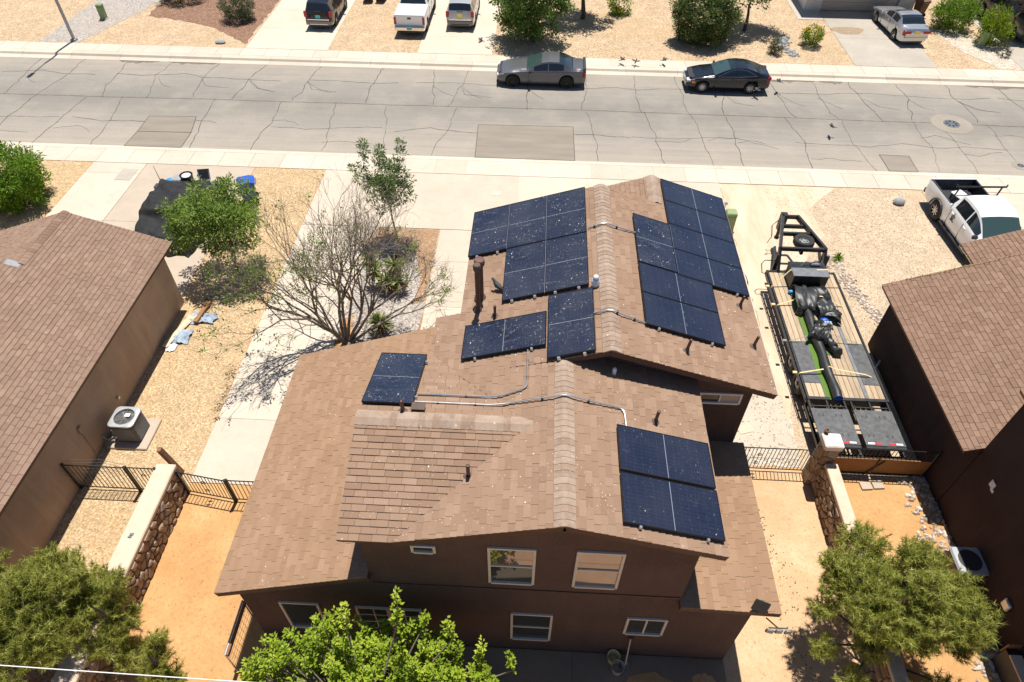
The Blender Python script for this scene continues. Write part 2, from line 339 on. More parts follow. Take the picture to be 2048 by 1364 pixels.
# ------------------------------------------------------------------ mesh builder
class MB:
    def __init__(s): s.v = []; s.f = []; s.t = []
    def vert(s, p, t=(.5,.5,.5)): s.v.append(tuple(p)); s.t.append(t); return len(s.v)-1
    def face(s, pts, t=(.5,.5,.5)):
        i = len(s.v); s.v += [tuple(p) for p in pts]; s.t += [t]*len(pts); s.f.append(tuple(range(i, i+len(pts)))); return s
    def box(s, c, size, rot=None, t=(.5,.5,.5)):
        i = len(s.v); hx, hy, hz = size[0]/2, size[1]/2, size[2]/2
        for dx, dy, dz in ((-1,-1,-1),(1,-1,-1),(1,1,-1),(-1,1,-1),(-1,-1,1),(1,-1,1),(1,1,1),(-1,1,1)):
            p = Vector((dx*hx, dy*hy, dz*hz))
            if rot is not None: p = rot @ p
            s.v.append((c[0]+p.x, c[1]+p.y, c[2]+p.z)); s.t.append(t)
        for q in ((0,3,2,1),(4,5,6,7),(0,1,5,4),(1,2,6,5),(2,3,7,6),(3,0,4,7)): s.f.append(tuple(i+k for k in q))
        return s
    def bb(s, x0, x1, y0, y1, z0, z1, t=(.5,.5,.5)): return s.box(((x0+x1)/2, (y0+y1)/2, (z0+z1)/2), (abs(x1-x0), abs(y1-y0), abs(z1-z0)), None, t)
    def cbox(s, c, size, b=.02, rot=None, t=(.5,.5,.5)):
        """box with chamfered vertical and top edges"""
        i = len(s.v); hx, hy, hz = size[0]/2, size[1]/2, size[2]/2; b = min(b, hx*.9, hy*.9)
        def ring(k, z):
            return [(-hx+k, -hy+k+b, z), (-hx+k+b, -hy+k, z), (hx-k-b, -hy+k, z), (hx-k, -hy+k+b, z), (hx-k, hy-k-b, z), (hx-k-b, hy-k, z), (-hx+k+b, hy-k, z), (-hx+k, hy-k-b, z)]
        for k, z in ((0, -hz), (0, hz-b), (b*.8, hz)):
            for p in ring(k, z):
                p = Vector(p)
                if rot is not None: p = rot @ p
                s.v.append((c[0]+p.x, c[1]+p.y, c[2]+p.z)); s.t.append(t)
        for r in range(2):
            for k in range(8): a = i+r*8+k; bq = i+r*8+(k+1) % 8; s.f.append((a, bq, bq+8, a+8))
        s.f.append(tuple(i+16+k for k in range(8))); s.f.append(tuple(i+7-k for k in range(8)))
        return s
    def prism(s, poly, z0, z1, t=(.5,.5,.5)):
        i = len(s.v); n = len(poly)
        for z in (z0, z1):
            for p in poly: s.v.append((p[0], p[1], z)); s.t.append(t)
        s.f.append(tuple(i+n-1-k for k in range(n))); s.f.append(tuple(i+n+k for k in range(n)))
        for k in range(n): s.f.append((i+k, i+(k+1) % n, i+n+(k+1) % n, i+n+k))
        return s
    def ext(s, poly, f0, f1, t=(.5,.5,.5)):
        """extrude: poly of 2D points, f0/f1 map (a,b)->3D"""
        i = len(s.v); n = len(poly)
        for f in (f0, f1):
            for p in poly: s.v.append(tuple(f(*p))); s.t.append(t)
        s.f.append(tuple(i+n-1-k for k in range(n))); s.f.append(tuple(i+n+k for k in range(n)))
        for k in range(n): s.f.append((i+k, i+(k+1) % n, i+n+(k+1) % n, i+n+k))
        return s
    def tube(s, path, r, n=6, cap=True, t=(.5,.5,.5)):
        path = [Vector(p) for p in path]; m = len(path)
        rs = r if isinstance(r, (list, tuple)) else [r]*m
        i0 = len(s.v); up = None
        for k, p in enumerate(path):
            d = (path[min(k+1, m-1)]-path[max(k-1, 0)])
            d = d.normalized() if d.length > 1e-9 else Vector((0,0,1))
            if up is None: up = Vector((0,0,1)) if abs(d.z) < .9 else Vector((1,0,0))
            a = d.cross(up)
            if a.length < 1e-6: a = d.orthogonal()
            a.normalize(); b = a.cross(d).normalized(); up = b
            for q in range(n):
                an = 2*math.pi*q/n; s.v.append(tuple(p+(a*math.cos(an)+b*math.sin(an))*rs[k])); s.t.append(t)
        for k in range(m-1):
            for q in range(n):
                a = i0+k*n+q; b = i0+k*n+(q+1) % n; s.f.append((a, b, b+n, a+n))
        if cap: s.f.append(tuple(i0+n-1-q for q in range(n))); s.f.append(tuple(i0+(m-1)*n+q for q in range(n)))
        return s
    def cyl(s, c, r, h, n=16, axis='z', r2=None, t=(.5,.5,.5)):
        a = {'x': Vector((1,0,0)), 'y': Vector((0,1,0)), 'z': Vector((0,0,1))}[axis]; c = Vector(c)
        return s.tube([c-a*h/2, c+a*h/2], [r, r if r2 is None else r2], n, True, t)
    def lathe(s, prof, n=20, c=(0,0,0), axis='z', t=(.5,.5,.5)):
        i0 = len(s.v)
        for r, h in prof:
            for q in range(n):
                an = 2*math.pi*q/n; x, y = r*math.cos(an), r*math.sin(an)
                p = {'z': (x, y, h), 'y': (x, h, y), 'x': (h, x, y)}[axis]
                s.v.append((c[0]+p[0], c[1]+p[1], c[2]+p[2])); s.t.append(t)
        for k in range(len(prof)-1):
            for q in range(n): a = i0+k*n+q; b = i0+k*n+(q+1) % n; s.f.append((a, b, b+n, a+n))
        return s
    def ball(s, c, r, n=8, m=6, t=(.5,.5,.5), rot=None):
        r = r if isinstance(r, (list, tuple)) else (r, r, r); i0 = len(s.v)
        for j in range(m+1):
            th = math.pi*j/m
            for q in range(n):
                an = 2*math.pi*q/n; p = Vector((r[0]*math.sin(th)*math.cos(an), r[1]*math.sin(th)*math.sin(an), r[2]*math.cos(th)))
                if rot is not None: p = rot @ p
                s.v.append((c[0]+p.x, c[1]+p.y, c[2]+p.z)); s.t.append(t)
        for j in range(m):
            for q in range(n): a = i0+j*n+q; b = i0+j*n+(q+1) % n; s.f.append((a, b, b+n, a+n))
        return s
    def mesh(s, name, mat, smooth=False, sharp=35):
        me = bpy.data.meshes.new(name); me.from_pydata(s.v, [], s.f)
        ca = me.color_attributes.new('tint', 'FLOAT_COLOR', 'POINT')
        flat = []
        for t in s.t: flat += [t[0], t[1], t[2], 1]
        ca.data.foreach_set('color', flat)
        me.materials.append(MATS[mat])
        if smooth:
            me.shade_smooth()
            try: me.set_sharp_from_angle(angle=R(sharp))
            except Exception: pass
        me.update(); return me

INV = {}
def link(name, me, parent=None):
    o = bpy.data.objects.new(name, me); col.objects.link(o)
    if parent is not None:
        o.parent = parent
        if parent.name in INV: o.matrix_parent_inverse = INV[parent.name]
    return o
def part(name, mb, mat, parent, smooth=False, label=None, sharp=35):
    o = link(name, mb.mesh(name, mat, smooth, sharp), parent)
    if label: o['label'] = label
    return o
def tag(o, label, cat, group=None):
    o['label'] = label; o['category'] = cat
    if group: o['group'] = group
    return o
def thing(name, label, cat, loc=(0,0,0), rotz=0, group=None, world=False, matrix=None):
    o = bpy.data.objects.new(name, None); col.objects.link(o); o.empty_display_size = .3
    if matrix is not None: o.matrix_world = matrix; m = matrix
    else:
        o.location = loc; o.rotation_euler = (0,0,rotz); m = Matrix.Translation(loc) @ Matrix.Rotation(rotz, 4, 'Z')
    if world: INV[o.name] = m.inverted()     # parts are given in world coordinates
    return tag(o, label, cat, group)
def solo(name, mb, mat, label, cat, group=None, smooth=False, loc=None):
    o = link(name, mb.mesh(name, mat, smooth));
    if loc: o.location = loc
    return tag(o, label, cat, group)
def struct(name, mb, mat, parent=None):
    o = link(name, mb.mesh(name, mat), parent)
    if parent is None: o['kind'] = 'structure'
    return o
def stuff(o, label=None, cat=None):
    o['kind'] = 'stuff'
    if label: o['label'] = label; o['category'] = cat
    return o
def copy_tree(o, parent=None):
    c = o.copy(); col.objects.link(c); c.parent = parent
    for ch in list(o.children): copy_tree(ch, c)
    return c
def clip_poly(poly, clip):
    """convex clip (counter-clockwise) of 2D polygons"""
    out = poly
    for k in range(len(clip)):
        a, b = clip[k], clip[(k+1) % len(clip)]
        ins = lambda p: (b[0]-a[0])*(p[1]-a[1])-(b[1]-a[1])*(p[0]-a[0]) >= -1e-9
        src, out = out, []
        for j in range(len(src)):
            p, q = src[j], src[(j+1) % len(src)]
            ip, iq = ins(p), ins(q)
            if ip: out.append(p)
            if ip != iq:
                d = (b[0]-a[0])*(q[1]-p[1])-(b[1]-a[1])*(q[0]-p[0])
                t = ((b[0]-a[0])*(a[1]-p[1])-(b[1]-a[1])*(a[0]-p[0]))/d if abs(d) > 1e-12 else 0
                out.append((p[0]+(q[0]-p[0])*t, p[1]+(q[1]-p[1])*t))
        if len(out) < 3: return []
    return out
def lerp_list(pts, x):
    if x <= pts[0][0]: return pts[0][1]
    for (a, va), (b, vb) in zip(pts, pts[1:]):
        if x <= b: return va+(vb-va)*(x-a)/(b-a)
    return pts[-1][1]
# ================================================================== setting
def sheet(name, mat, poly, z, jit=0, parent=None):
    m = MB()
    if jit:
        out = []
        for k in range(len(poly)):
            a, b = Vector(poly[k]), Vector(poly[(k+1) % len(poly)]); n = max(1, int((b-a).length/.35))
            for j in range(n):
                p = a+(b-a)*j/n; out.append((p.x+rnd.uniform(-jit, jit), p.y+rnd.uniform(-jit, jit)))
        poly = out
    m.face([(x, y, z) for x, y in poly]); return struct(name, m, mat, parent)
def rect(x0, x1, y0, y1): return [(x0,y0), (x1,y0), (x1,y1), (x0,y1)]

sheet('ground', 'dirt_pale', rect(-400, 400, -300, 600), -.30)
sheet('yard', 'dirt_orange', rect(-90, 90, -60, 28.2), -.004)
sheet('yard', 'gravel_far', rect(-90, 90, 41.2, 140), -.004)
# road
sheet('road', 'asphalt', rect(-120, 120, 29.6, 39.7), -.12)
road = bpy.data.objects['road']
for pl in ([(-20.9,32.9),(-18.4,33.0),(-18.05,31.35),(-20.85,31.3)], [(-20.85,31.29),(-18.05,31.34),(-18.0,29.86),(-20.9,29.86)], [(-3.3,33.1),(1.7,33.2),(1.75,29.87),(-3.2,29.87)], [(17.05,31.4),(18.5,31.35),(18.45,29.88),(17.06,29.88)]):
    m = MB(); m.prism(pl[::-1] if (pl[1][0]-pl[0][0])*(pl[2][1]-pl[1][1])-(pl[1][1]-pl[0][1])*(pl[2][0]-pl[1][0]) < 0 else pl, -.125, -.112); part('asphalt_patch', m, 'asphalt_patch', road)
    e = MB()
    for k in range(4):
        a, b = Vector((*pl[k], -.109)), Vector((*pl[(k+1) % 4], -.109)); d = (b-a).normalized(); nn = Vector((-d.y, d.x, 0))*.018
        e.face([a-nn, b-nn, b+nn, a+nn])
    part('patch_seam', e, 'crack_tar', road)
# cracks: wandering ribbons of dark filler
def crack(mb, pts, w, wob, step=.35):
    pts = [Vector((x, y, 0)) for x, y in pts]; fine = []
    ph = rnd.uniform(0, 9)
    for a, b in zip(pts, pts[1:]):
        n = max(1, int((b-a).length/step))
        for j in range(n): fine.append(a+(b-a)*j/n)
    fine.append(pts[-1]); out = []; o = Vector((0,0,0))
    for k, p in enumerate(fine):
        o = o*.8+Vector((rnd.gauss(0, wob), rnd.gauss(0, wob), 0))
        out.append(p+o)
    for k in range(len(out)-1):
        a, b = out[k], out[k+1]; d = (b-a); d = d.normalized() if d.length else Vector((1,0,0)); nn = Vector((-d.y, d.x, 0))
        wa, wb = w*rnd.uniform(.5, 1.3)/2, w*rnd.uniform(.5, 1.3)/2
        a = a-d*.01; b = b+d*.01
        mb.face([(a-nn*wa)+Vector((0,0,-.1145)), (b-nn*wb)+Vector((0,0,-.1145)), (b+nn*wb)+Vector((0,0,-.1145)), (a+nn*wa)+Vector((0,0,-.1145))])
    return out
cm = MB()
crack(cm, [(-45, 34.7), (-30, 34.85), (-10, 34.98), (3, 35.06), (25, 34.75), (50, 34.6)], .04, .012)
nearx = [-38,-34,-30.6,-28.1,-25.6,-22.6,-17.5,-14.4,-11,-7.9,-5.3,2.9,6.1,8.5,10,13.4,16.4,19.5,21.3,24,27,30,34]
for x in nearx:
    dx = rnd.uniform(-.6, .6); mid = x+dx*.5+rnd.uniform(-.25, .25)
    crack(cm, [(x, 29.9), (mid, 32.3), (x+dx, 34.9)], rnd.choice((.024, .03, .038)), .055)
    if rnd.random() < .6: y_ = rnd.uniform(30.6, 33.8); crack(cm, [(mid, y_), (mid+rnd.uniform(.6, 1.2), y_+rnd.uniform(-.4,.4)), (mid+rnd.uniform(1.4, 2.6), y_+rnd.uniform(-.5,.5))], .024, .05)
farx = [-40,-36,-33,-30.2,-27.6,-25,-22.2,-19.4,-16.5,-13.2,-9.5,-6.4,-4.5,-.6,2.6,5.3,7.7,10.4,13.1,15.6,17.9,20.5,23.4,26.3,29,33]
for x in farx:
    dx = rnd.uniform(-.7, .7); mid = x+dx*.5+rnd.uniform(-.3, .3)
    crack(cm, [(x, 39.4), (mid, 37.5), (x+dx, 35.0)], rnd.choice((.03, .036, .044)), .06)
    for _q in range(rnd.choice((0,1,1,2))): crack(cm, [(mid, 37.4), (mid+rnd.uniform(.4, .9), 36.5), (mid+rnd.uniform(1, 2), 36.2)], .028, .04)
for y0, amp in ((32.35, .28), (37.7, .3)):
    x = -45.0
    while x < 45:
        L = rnd.uniform(5, 14); pts = []; xx = x
        while xx < x+L: pts.append((xx, y0+rnd.uniform(-amp, amp))); xx += rnd.uniform(1.2, 2.4)
        if len(pts) > 1: crack(cm, pts, rnd.choice((.03, .04)), .04)
        x += L+rnd.uniform(-.3, 1.2)
crk = part('crack', cm, 'crack_tar', road); stuff(crk)
# damp stains along the far gutter
sm = MB()
for x0, x1 in ((12.9, 15.9), (16.1, 17.5), (24.5, 29), (-25.5, -23), (-22.5, -19.5)):
    n = 16; top = []; bot = []
    for k in range(n+1):
        x = x0+(x1-x0)*k/n; e = math.sin(math.pi*k/n)**.5
        top.append((x, 39.42-rnd.uniform(0, .04))); bot.append((x, 39.42-e*rnd.uniform(.10, .38)))
    sm.face([(x, y, -.1135) for x, y in bot+top[::-1]])
part('damp_stain', sm, 'stain_damp', road)

# kerbs, gutters and sidewalks
def kerb(name, prof, x0, x1, seg, mat):
    root = MB(); root.bb(x0, x1, min(p[0] for p in prof)+.01, max(p[0] for p in prof)-.01, -.25, -.135); k = struct(name, root, 'concrete_grey')
    x = x0
    while x < x1:
        m = MB(); t = (rnd.random(),)*3
        m.ext(prof, lambda y, z: (x+.006, y, z), lambda y, z: (x+seg-.006, y, z), t); part('kerb_segment', m, mat, k); x += seg
kerb('kerb', [(29.86,-.25),(29.86,-.117),(29.55,-.10),(29.44,.012),(29.36,.022),(29.36,-.25)][::-1], -46, 48, 3.05, 'concrete_walk')
kerb('kerb', [(39.44,-.25),(39.44,-.117),(39.84,-.095),(39.93,.014),(40.30,.022),(40.30,-.25)], -50, 52, 3.05, 'concrete_walk')
def slab(parent, x0, x1, y0, y1, mat, z=.022, gap=.007):
    m = MB(); m.bb(x0+gap, x1-gap, y0+gap, y1-gap, -.06, z, (rnd.random(),)*3); return part('slab', m, mat, parent)
def walkway(name, x0, x1, y0, y1, mat, nx, ny, z=.022, xs=None, ys=None, skip=None):
    base = MB(); base.bb(x0, x1, y0, y1, -.08, .001); b = struct(name, base, 'dirt_track')
    xs = xs or [x0+(x1-x0)*i/nx for i in range(nx+1)]; ys = ys or [y0+(y1-y0)*i/ny for i in range(ny+1)]
    for i in range(len(xs)-1):
        for j in range(len(ys)-1):
            if not (skip and skip(i, j)): slab(b, xs[i], xs[i+1], ys[j], ys[j+1], mat, z)
    return b
walkway('sidewalk', -45.5, 47.5, 28.12, 29.355, 'concrete_walk', 62, 1)
walkway('sidewalk', -48.5, 50.5, 40.305, 41.32, 'concrete_walk', 66, 1)
# near lots
sheet('gravel_bed', 'gravel_golden', rect(-40, -21.6, 10, 28.1), .004, .05)
walkway('driveway', -21.55, -18.92, 18.9, 28.1, 'concrete_walk', 1, 3, .020, ys=[18.9, 23.5, 27.2, 28.1])
walkway('driveway', -18.9, -13.62, 18.9, 28.1, 'concrete_pink', 1, 2, .020, ys=[18.9, 23.5, 28.1])
sheet('gravel_bed', 'gravel_golden', [(-13.6,18.7),(-13.42,18.7),(-13.42,5.0),(-10.15,5.0),(-10.15,10.7),(-10.22,10.7),(-10.22,28.1),(-13.6,28.1)][::-1], .004, .03)
walkway('side_walk', -10.2, -7.15, 10.75, 23.75, 'concrete_walk', 1, 6, .024, ys=[10.75, 13.2, 14.9, 17.4, 19.2, 21.5, 23.75])
dv = walkway('driveway', -10.2, 8.5, 23.77, 28.1, 'concrete_drive', 1, 1, .022, xs=[-10.2, -5.85, -.9, 3.9, 8.5], ys=[23.77, 28.1])
walkway('driveway', -4.15, 8.5, 12.6, 23.75, 'concrete_drive', 1, 1, .022, xs=[-4.15, -2.55, -.9, 3.9, 8.5], ys=[12.6, 18.9, 21.6, 23.75])
sheet('planter_bed', 'gravel_grey', rect(-7.13, -4.17, 13.4, 23.75), .006)
m = MB(); m.face([(x, y, .012) for x, y in [(-6.9,23.7),(-7.1,22.4),(-6.4,22.9),(-5.6,22.6),(-5.0,22.2),(-4.55,20.4),(-4.6,19.0),(-4.2,19.2),(-4.2,23.72)]]); struct('soil_patch', m, 'dirt_brown')
m = MB(); m.face([(x, y, .010) for x, y in [(-4.3,16.6),(-4.2,18.5),(-3.0,18.4),(-3.0,13.4),(-4.5,13.4)]]); struct('soil_patch', m, 'dirt_brown')
m = MB(); m.face([(x, y, .010) for x, y in [(-7.1,16.2),(-7.1,18.0),(-6.8,18.3),(-6.6,17.2),(-6.75,16.2)]]); struct('soil_patch', m, 'dirt_orange')
sheet('gravel_bed', 'gravel_beige', rect(8.52, 17.85, 12.0, 28.1), .003)
tr = sheet('dirt_track', 'dirt_track', [(8.5,28.08),(8.52,14.0),(9.6,17.0),(10.4,21.5),(12.4,24.3),(12.2,26.2),(13.9,28.08)][::-1], .008, .06)
walkway('driveway', 17.9, 24.6, 12.0, 28.1, 'concrete_drive', 2, 4)
sheet('gravel_bed', 'gravel_beige', rect(24.65, 60, 5, 28.1), .004)
sheet('gravel_bed', 'gravel_pale', [(5.2,12.3),(8.5,12.3),(8.75,15.0),(8.55,20.0),(8.52,23),(8.5,17),(5.2,17.0)], .006, .04)
sheet('dirt_yard', 'dirt_pale', rect(5.0, 8.72, -20, 12.25), .004, .03)
# utility lids set in concrete
for (x, y, w, d, mt, lab) in ((-1.9, 26.6, .42, .32, 'wood_pale', 'small square tan utility lid set in the wide driveway'), (-19.5, 27.1, .75, .95, 'concrete_grey', 'rectangular meter lid set in pale left driveway')):
    m = MB(); m.cbox((x, y, .02), (w, d, .03), .01); o = solo('meter_box', m, mt, lab.replace('utility lid','meter box').replace('meter lid','meter box'), 'meter box')
m = MB(); m.face([(19.5+1.0*math.cos(a)*(1+.2*math.sin(3*a))+.3, 46.6+.7*math.sin(a)*(1+.15*math.cos(2*a)), .0285) for a in [k*math.pi/14 for k in range(28)]])
# far lots
sheet('gravel_bed', 'gravel_grey', [(-31.5,41.35),(-29.0,41.35),(-26.2,50),(-31,52)], .004, .08)
sheet('mulch_bed', 'gravel_red', [(-26.5,45.9),(-24.0,45.3),(-21.5,44.3),(-19.2,42.5),(-18.6,41.9),(-18.6,49.6),(-26.5,49.6)], .006, .10)
walkway('driveway', -18.4, -13.3, 41.35, 51.0, 'concrete_drive', 1, 3, ys=[41.35, 44.4, 47.6, 51])
walkway('driveway', -7.75, -3.15, 41.35, 51.0, 'concrete_drive', 1, 3, ys=[41.35, 43.9, 47.4, 51])
dfar = walkway('driveway', 18.75, 23.65, 41.35, 49.75, 'concrete_grey', 1, 2, ys=[41.35, 45.4, 49.75])
part('oil_stain', m, 'oil_stain', dfar)
walkway('side_walk', 17.0, 18.72, 48.3, 56, 'concrete_grey', 1, 2)
walkway('porch', -22.0, -18.5, 49.3, 52, 'concrete_pink', 1, 1, .12)
sheet('gravel_bed', 'gravel_pale', [(25.2,47.5),(26.8,47.5),(29.6,42.6),(30.4,41.4),(27.4,41.4),(26.2,43.6)][::-1], .006, .08)
walkway('driveway', 28.7, 35, 41.35, 52, 'concrete_grey', 1, 3)
# patio behind the main house
pt = walkway('patio', -6.3, 5.16, 1.5, 6.38, 'concrete_patio', 3, 2, .04)
m = MB()
for cx, cy, rx, ry in ((3.3, 5.62, .75, .35), (4.6, 5.75, .35, .28), (-1.6, 5.5, .3, .6)):
    m.face([(cx+rx*math.cos(a)*rnd.uniform(.75, 1.15), cy+ry*math.sin(a)*rnd.uniform(.75, 1.15), .0445) for a in [k*math.pi/11 for k in range(22)]])
part('dirt_stain', m, 'dirt_orange', pt)

# loose stones: pebbles in their hundreds
def pebbles(name, n, place, s0, s1, z=.01):
    m = MB()
    for _ in range(n):
        x, y = place(); s = rnd.uniform(s0, s1); t = (rnd.random(),)*3; q = rnd.uniform(.6, 1); rz = rnd.uniform(0, 6.3)
        i = len(m.v); c, si = math.cos(rz), math.sin(rz); h = s*rnd.uniform(.4, .7)
        ring = [(1,0,0), (.45,.8*q,.05), (-.5,.75*q,0), (-1,0,.05), (-.5,-.8*q,0), (.5,-.75*q,.05)]
        for px, py, pz in ring:
            px *= s*rnd.uniform(.8, 1.2); py *= s*rnd.uniform(.8, 1.2)
            m.v.append((x+px*c-py*si, y+px*si+py*c, z)); m.t.append(t)
        for px, py, pz in ring:
            px *= s*.55; py *= s*.55
            m.v.append((x+px*c-py*si, y+px*si+py*c, z+h)); m.t.append(t)
        for k in range(6): a = i+k; b = i+(k+1) % 6; m.f.append((a, b, b+6, a+6))
        m.f.append(tuple(i+6+k for k in range(6)))
    return m
def along(pts, spread):
    def f():
        k = rnd.randrange(len(pts)-1); a, b = pts[k], pts[k+1]; t = rnd.random()
        return a[0]+(b[0]-a[0])*t+rnd.gauss(0, spread), a[1]+(b[1]-a[1])*t+rnd.gauss(0, spread)
    return f
o = solo('river_rock_border', pebbles('r', 420, along([(12.25,23.1),(12.5,21.6),(12.75,20.4),(13.1,19.2),(13.3,18.4)], .13), .04, .10), 'pebble', 'curved strip of grey river rocks across the beige gravel yard', 'rocks'); o['kind'] = 'stuff'
o = solo('river_rock_border', pebbles('r', 620, lambda: (rnd.triangular(11.3, 12.3, 12.2), rnd.uniform(3.0, 12.2)), .04, .10), 'pebble', 'pale rocks along the foot of the dark right hand house', 'rocks'); o['kind'] = 'stuff'
o = solo('loose_gravel', pebbles('r', 1500, lambda: (rnd.uniform(5.4, 8.5), rnd.uniform(12.4, 17)), .018, .055), 'pebble', 'loose pale gravel between main house and trailer', 'gravel'); o['kind'] = 'stuff'
o = solo('loose_gravel', pebbles('r', 700, lambda: (rnd.uniform(-6.9, -4.25), rnd.uniform(14, 23.4)), .025, .07), 'pebble', 'grey gravel scattered in the planter bed', 'gravel'); o['kind'] = 'stuff'
o = solo('river_rock_border', pebbles('r', 70, along([(15.6,42.5),(15.0,43.6),(15.2,44.6),(15.4,46.0)], .16), .08, .19), 'rock_grey', 'grey rocks lining bed beside yellow flowering bush', 'rocks'); o['kind'] = 'stuff'
o = solo('loose_gravel', pebbles('r', 3500, lambda: (rnd.uniform(-13.3, -10.3), rnd.uniform(5.5, 28)), .012, .032), 'pebble_tan', 'golden gravel between the left house and the concrete walk', 'gravel'); o['kind'] = 'stuff'
o = solo('loose_gravel', pebbles('r', 3500, lambda: (rnd.uniform(10.5, 17.7), rnd.uniform(18.2, 28)), .012, .030), 'pebble_tan', 'beige gravel covering the yard right of the trailer', 'gravel'); o['kind'] = 'stuff'
m = MB(); m.ball((0,0,.1), (.27,.22,.16), 9, 6); solo('boulder', m, 'rock_grey', 'flat grey rock alone on the beige gravel yard', 'rock', smooth=True, loc=(16.45, 26.95, .02))
m = MB(); m.ball((0,0,.06), (.34,.22,.10), 9, 6); solo('boulder', m, 'rock_grey', 'flat grey rock on gravel beside far left driveway', 'rock', smooth=True, loc=(-20.2, 42.0, .02))
for k, (x, y, s) in enumerate(((6.3,15.2,.24), (7.05,13.7,.22))):
    m = MB(); m.cbox((x, y, .02), (s*2.2, s*1.6, .05), .02, Matrix.Rotation(.3, 3, 'Z')); solo('stepping_stone', m, 'plaster_cap', ['pink stepping stone nearer the window wall on pale gravel', 'pink stepping stone nearer the iron gate on pale gravel'][k], 'paver')
# manholes
for (x, y, r, lab) in ((21.95, 34.8, 1.05, 'round iron manhole with wide concrete collar in mid street'), (23.75, 30.8, .42, 'small round valve cover near the kerb at right')):
    t = thing('manhole_cover', lab, 'manhole', (x, y, -.12))
    m = MB(); m.cyl((0,0,.002), r, .014, 28); part('collar', m, 'concrete_collar', t)
    m = MB(); m.cyl((0,0,.008), r*.40, .018, 24); c = part('cover', m, 'steel_grey', t)
    m = MB()
    for k in range(8):
        a = k*math.pi/4; m.box((math.cos(a)*r*.24, math.sin(a)*r*.24, .02), (r*.16, r*.07, .012), Matrix.Rotation(a, 3, 'Z'))
    part('cover_rib', m, 'steel_black', c)

# leaf litter and droppings on the bare dirt
def litter(name, n, place, s0, s1, mat, label):
    m = MB()
    for _ in range(n):
        x, y = place(); a = rnd.uniform(0, 6.3); L = rnd.uniform(s0, s1); dx, dy = math.cos(a)*L, math.sin(a)*L; w = .25
        m.face([(x, y, .012), (x+dx*.5-dy*w, y+dy*.5+dx*w, .018), (x+dx, y+dy, .014), (x+dx*.5+dy*w, y+dy*.5-dx*w, .02)])
    o = solo(name, m, mat, label, 'litter'); o['kind'] = 'stuff'
litter('leaf_litter', 260, along([(6.6,11.0),(6.9,9.6),(7.2,8.4),(7.0,7.0),(7.6,5.6)], .22), .02, .07, 'bark', 'dark leaf litter along the tan dirt right of the house')
litter('leaf_litter', 300, lambda: (rnd.uniform(5.3, 8.6), rnd.uniform(3, 12)), .015, .045, 'dead_leaf', 'dry leaves scattered on tan dirt right of the house')
litter('leaf_litter', 420, lambda: (rnd.uniform(-9.9, -6.8), rnd.uniform(3, 10.2)), .012, .04, 'dead_leaf', 'dry leaves scattered on the orange dirt at left')
litter('leaf_litter', 500, lambda: (rnd.uniform(-1.5, 18), rnd.uniform(41.5, 47)), .03, .08, 'dead_leaf', 'dry leaves scattered on gravel across the street')
# ================================================================== houses
FACING = {'L': (Vector((0,-1,0)), Vector((1,0,0))), 'R': (Vector((0,1,0)), Vector((-1,0,0))),
          'B': (Vector((1,0,0)), Vector((0,1,0))), 'F': (Vector((-1,0,0)), Vector((0,-1,0)))}
CAMP = Vector((0, 0, CAM_H))
class Plane:
    def __init__(s, O, facing, slope):
        s.O = Vector(O); s.U, h = FACING[facing]; s.slope = slope; s.h = h
        s.V = (h+Vector((0,0,slope))).normalized(); s.N = s.U.cross(s.V).normalized(); s.cos = 1/math.sqrt(1+slope*slope)
    def uv(s, x, y):
        d = Vector((x, y, 0))-Vector((s.O.x, s.O.y, 0)); return d.dot(s.U), d.dot(s.h)/s.cos
    def at(s, u, v, n=0): return s.O+s.U*u+s.V*v+s.N*n
    def xy(s, x, y, n=0): return s.at(*s.uv(x, y), n)
    def basis(s, x, y, n, spin=0):
        """matrix whose x axis runs along the eave, y up the slope"""
        m = Matrix.Identity(4); p = s.xy(x, y, n); U = s.U*math.cos(spin)+s.V*math.sin(spin); V = s.N.cross(U)
        for i in range(3): m[i][0], m[i][1], m[i][2], m[i][3] = U[i], V[i], s.N[i], p[i]
        return m
TABW = (.21, .26, .31, .36); TINTS = 6
def tab_tint(k): return (.2+.6*(k % TINTS)/(TINTS-1), .75*random.Random(k*7+3).random(), .5)
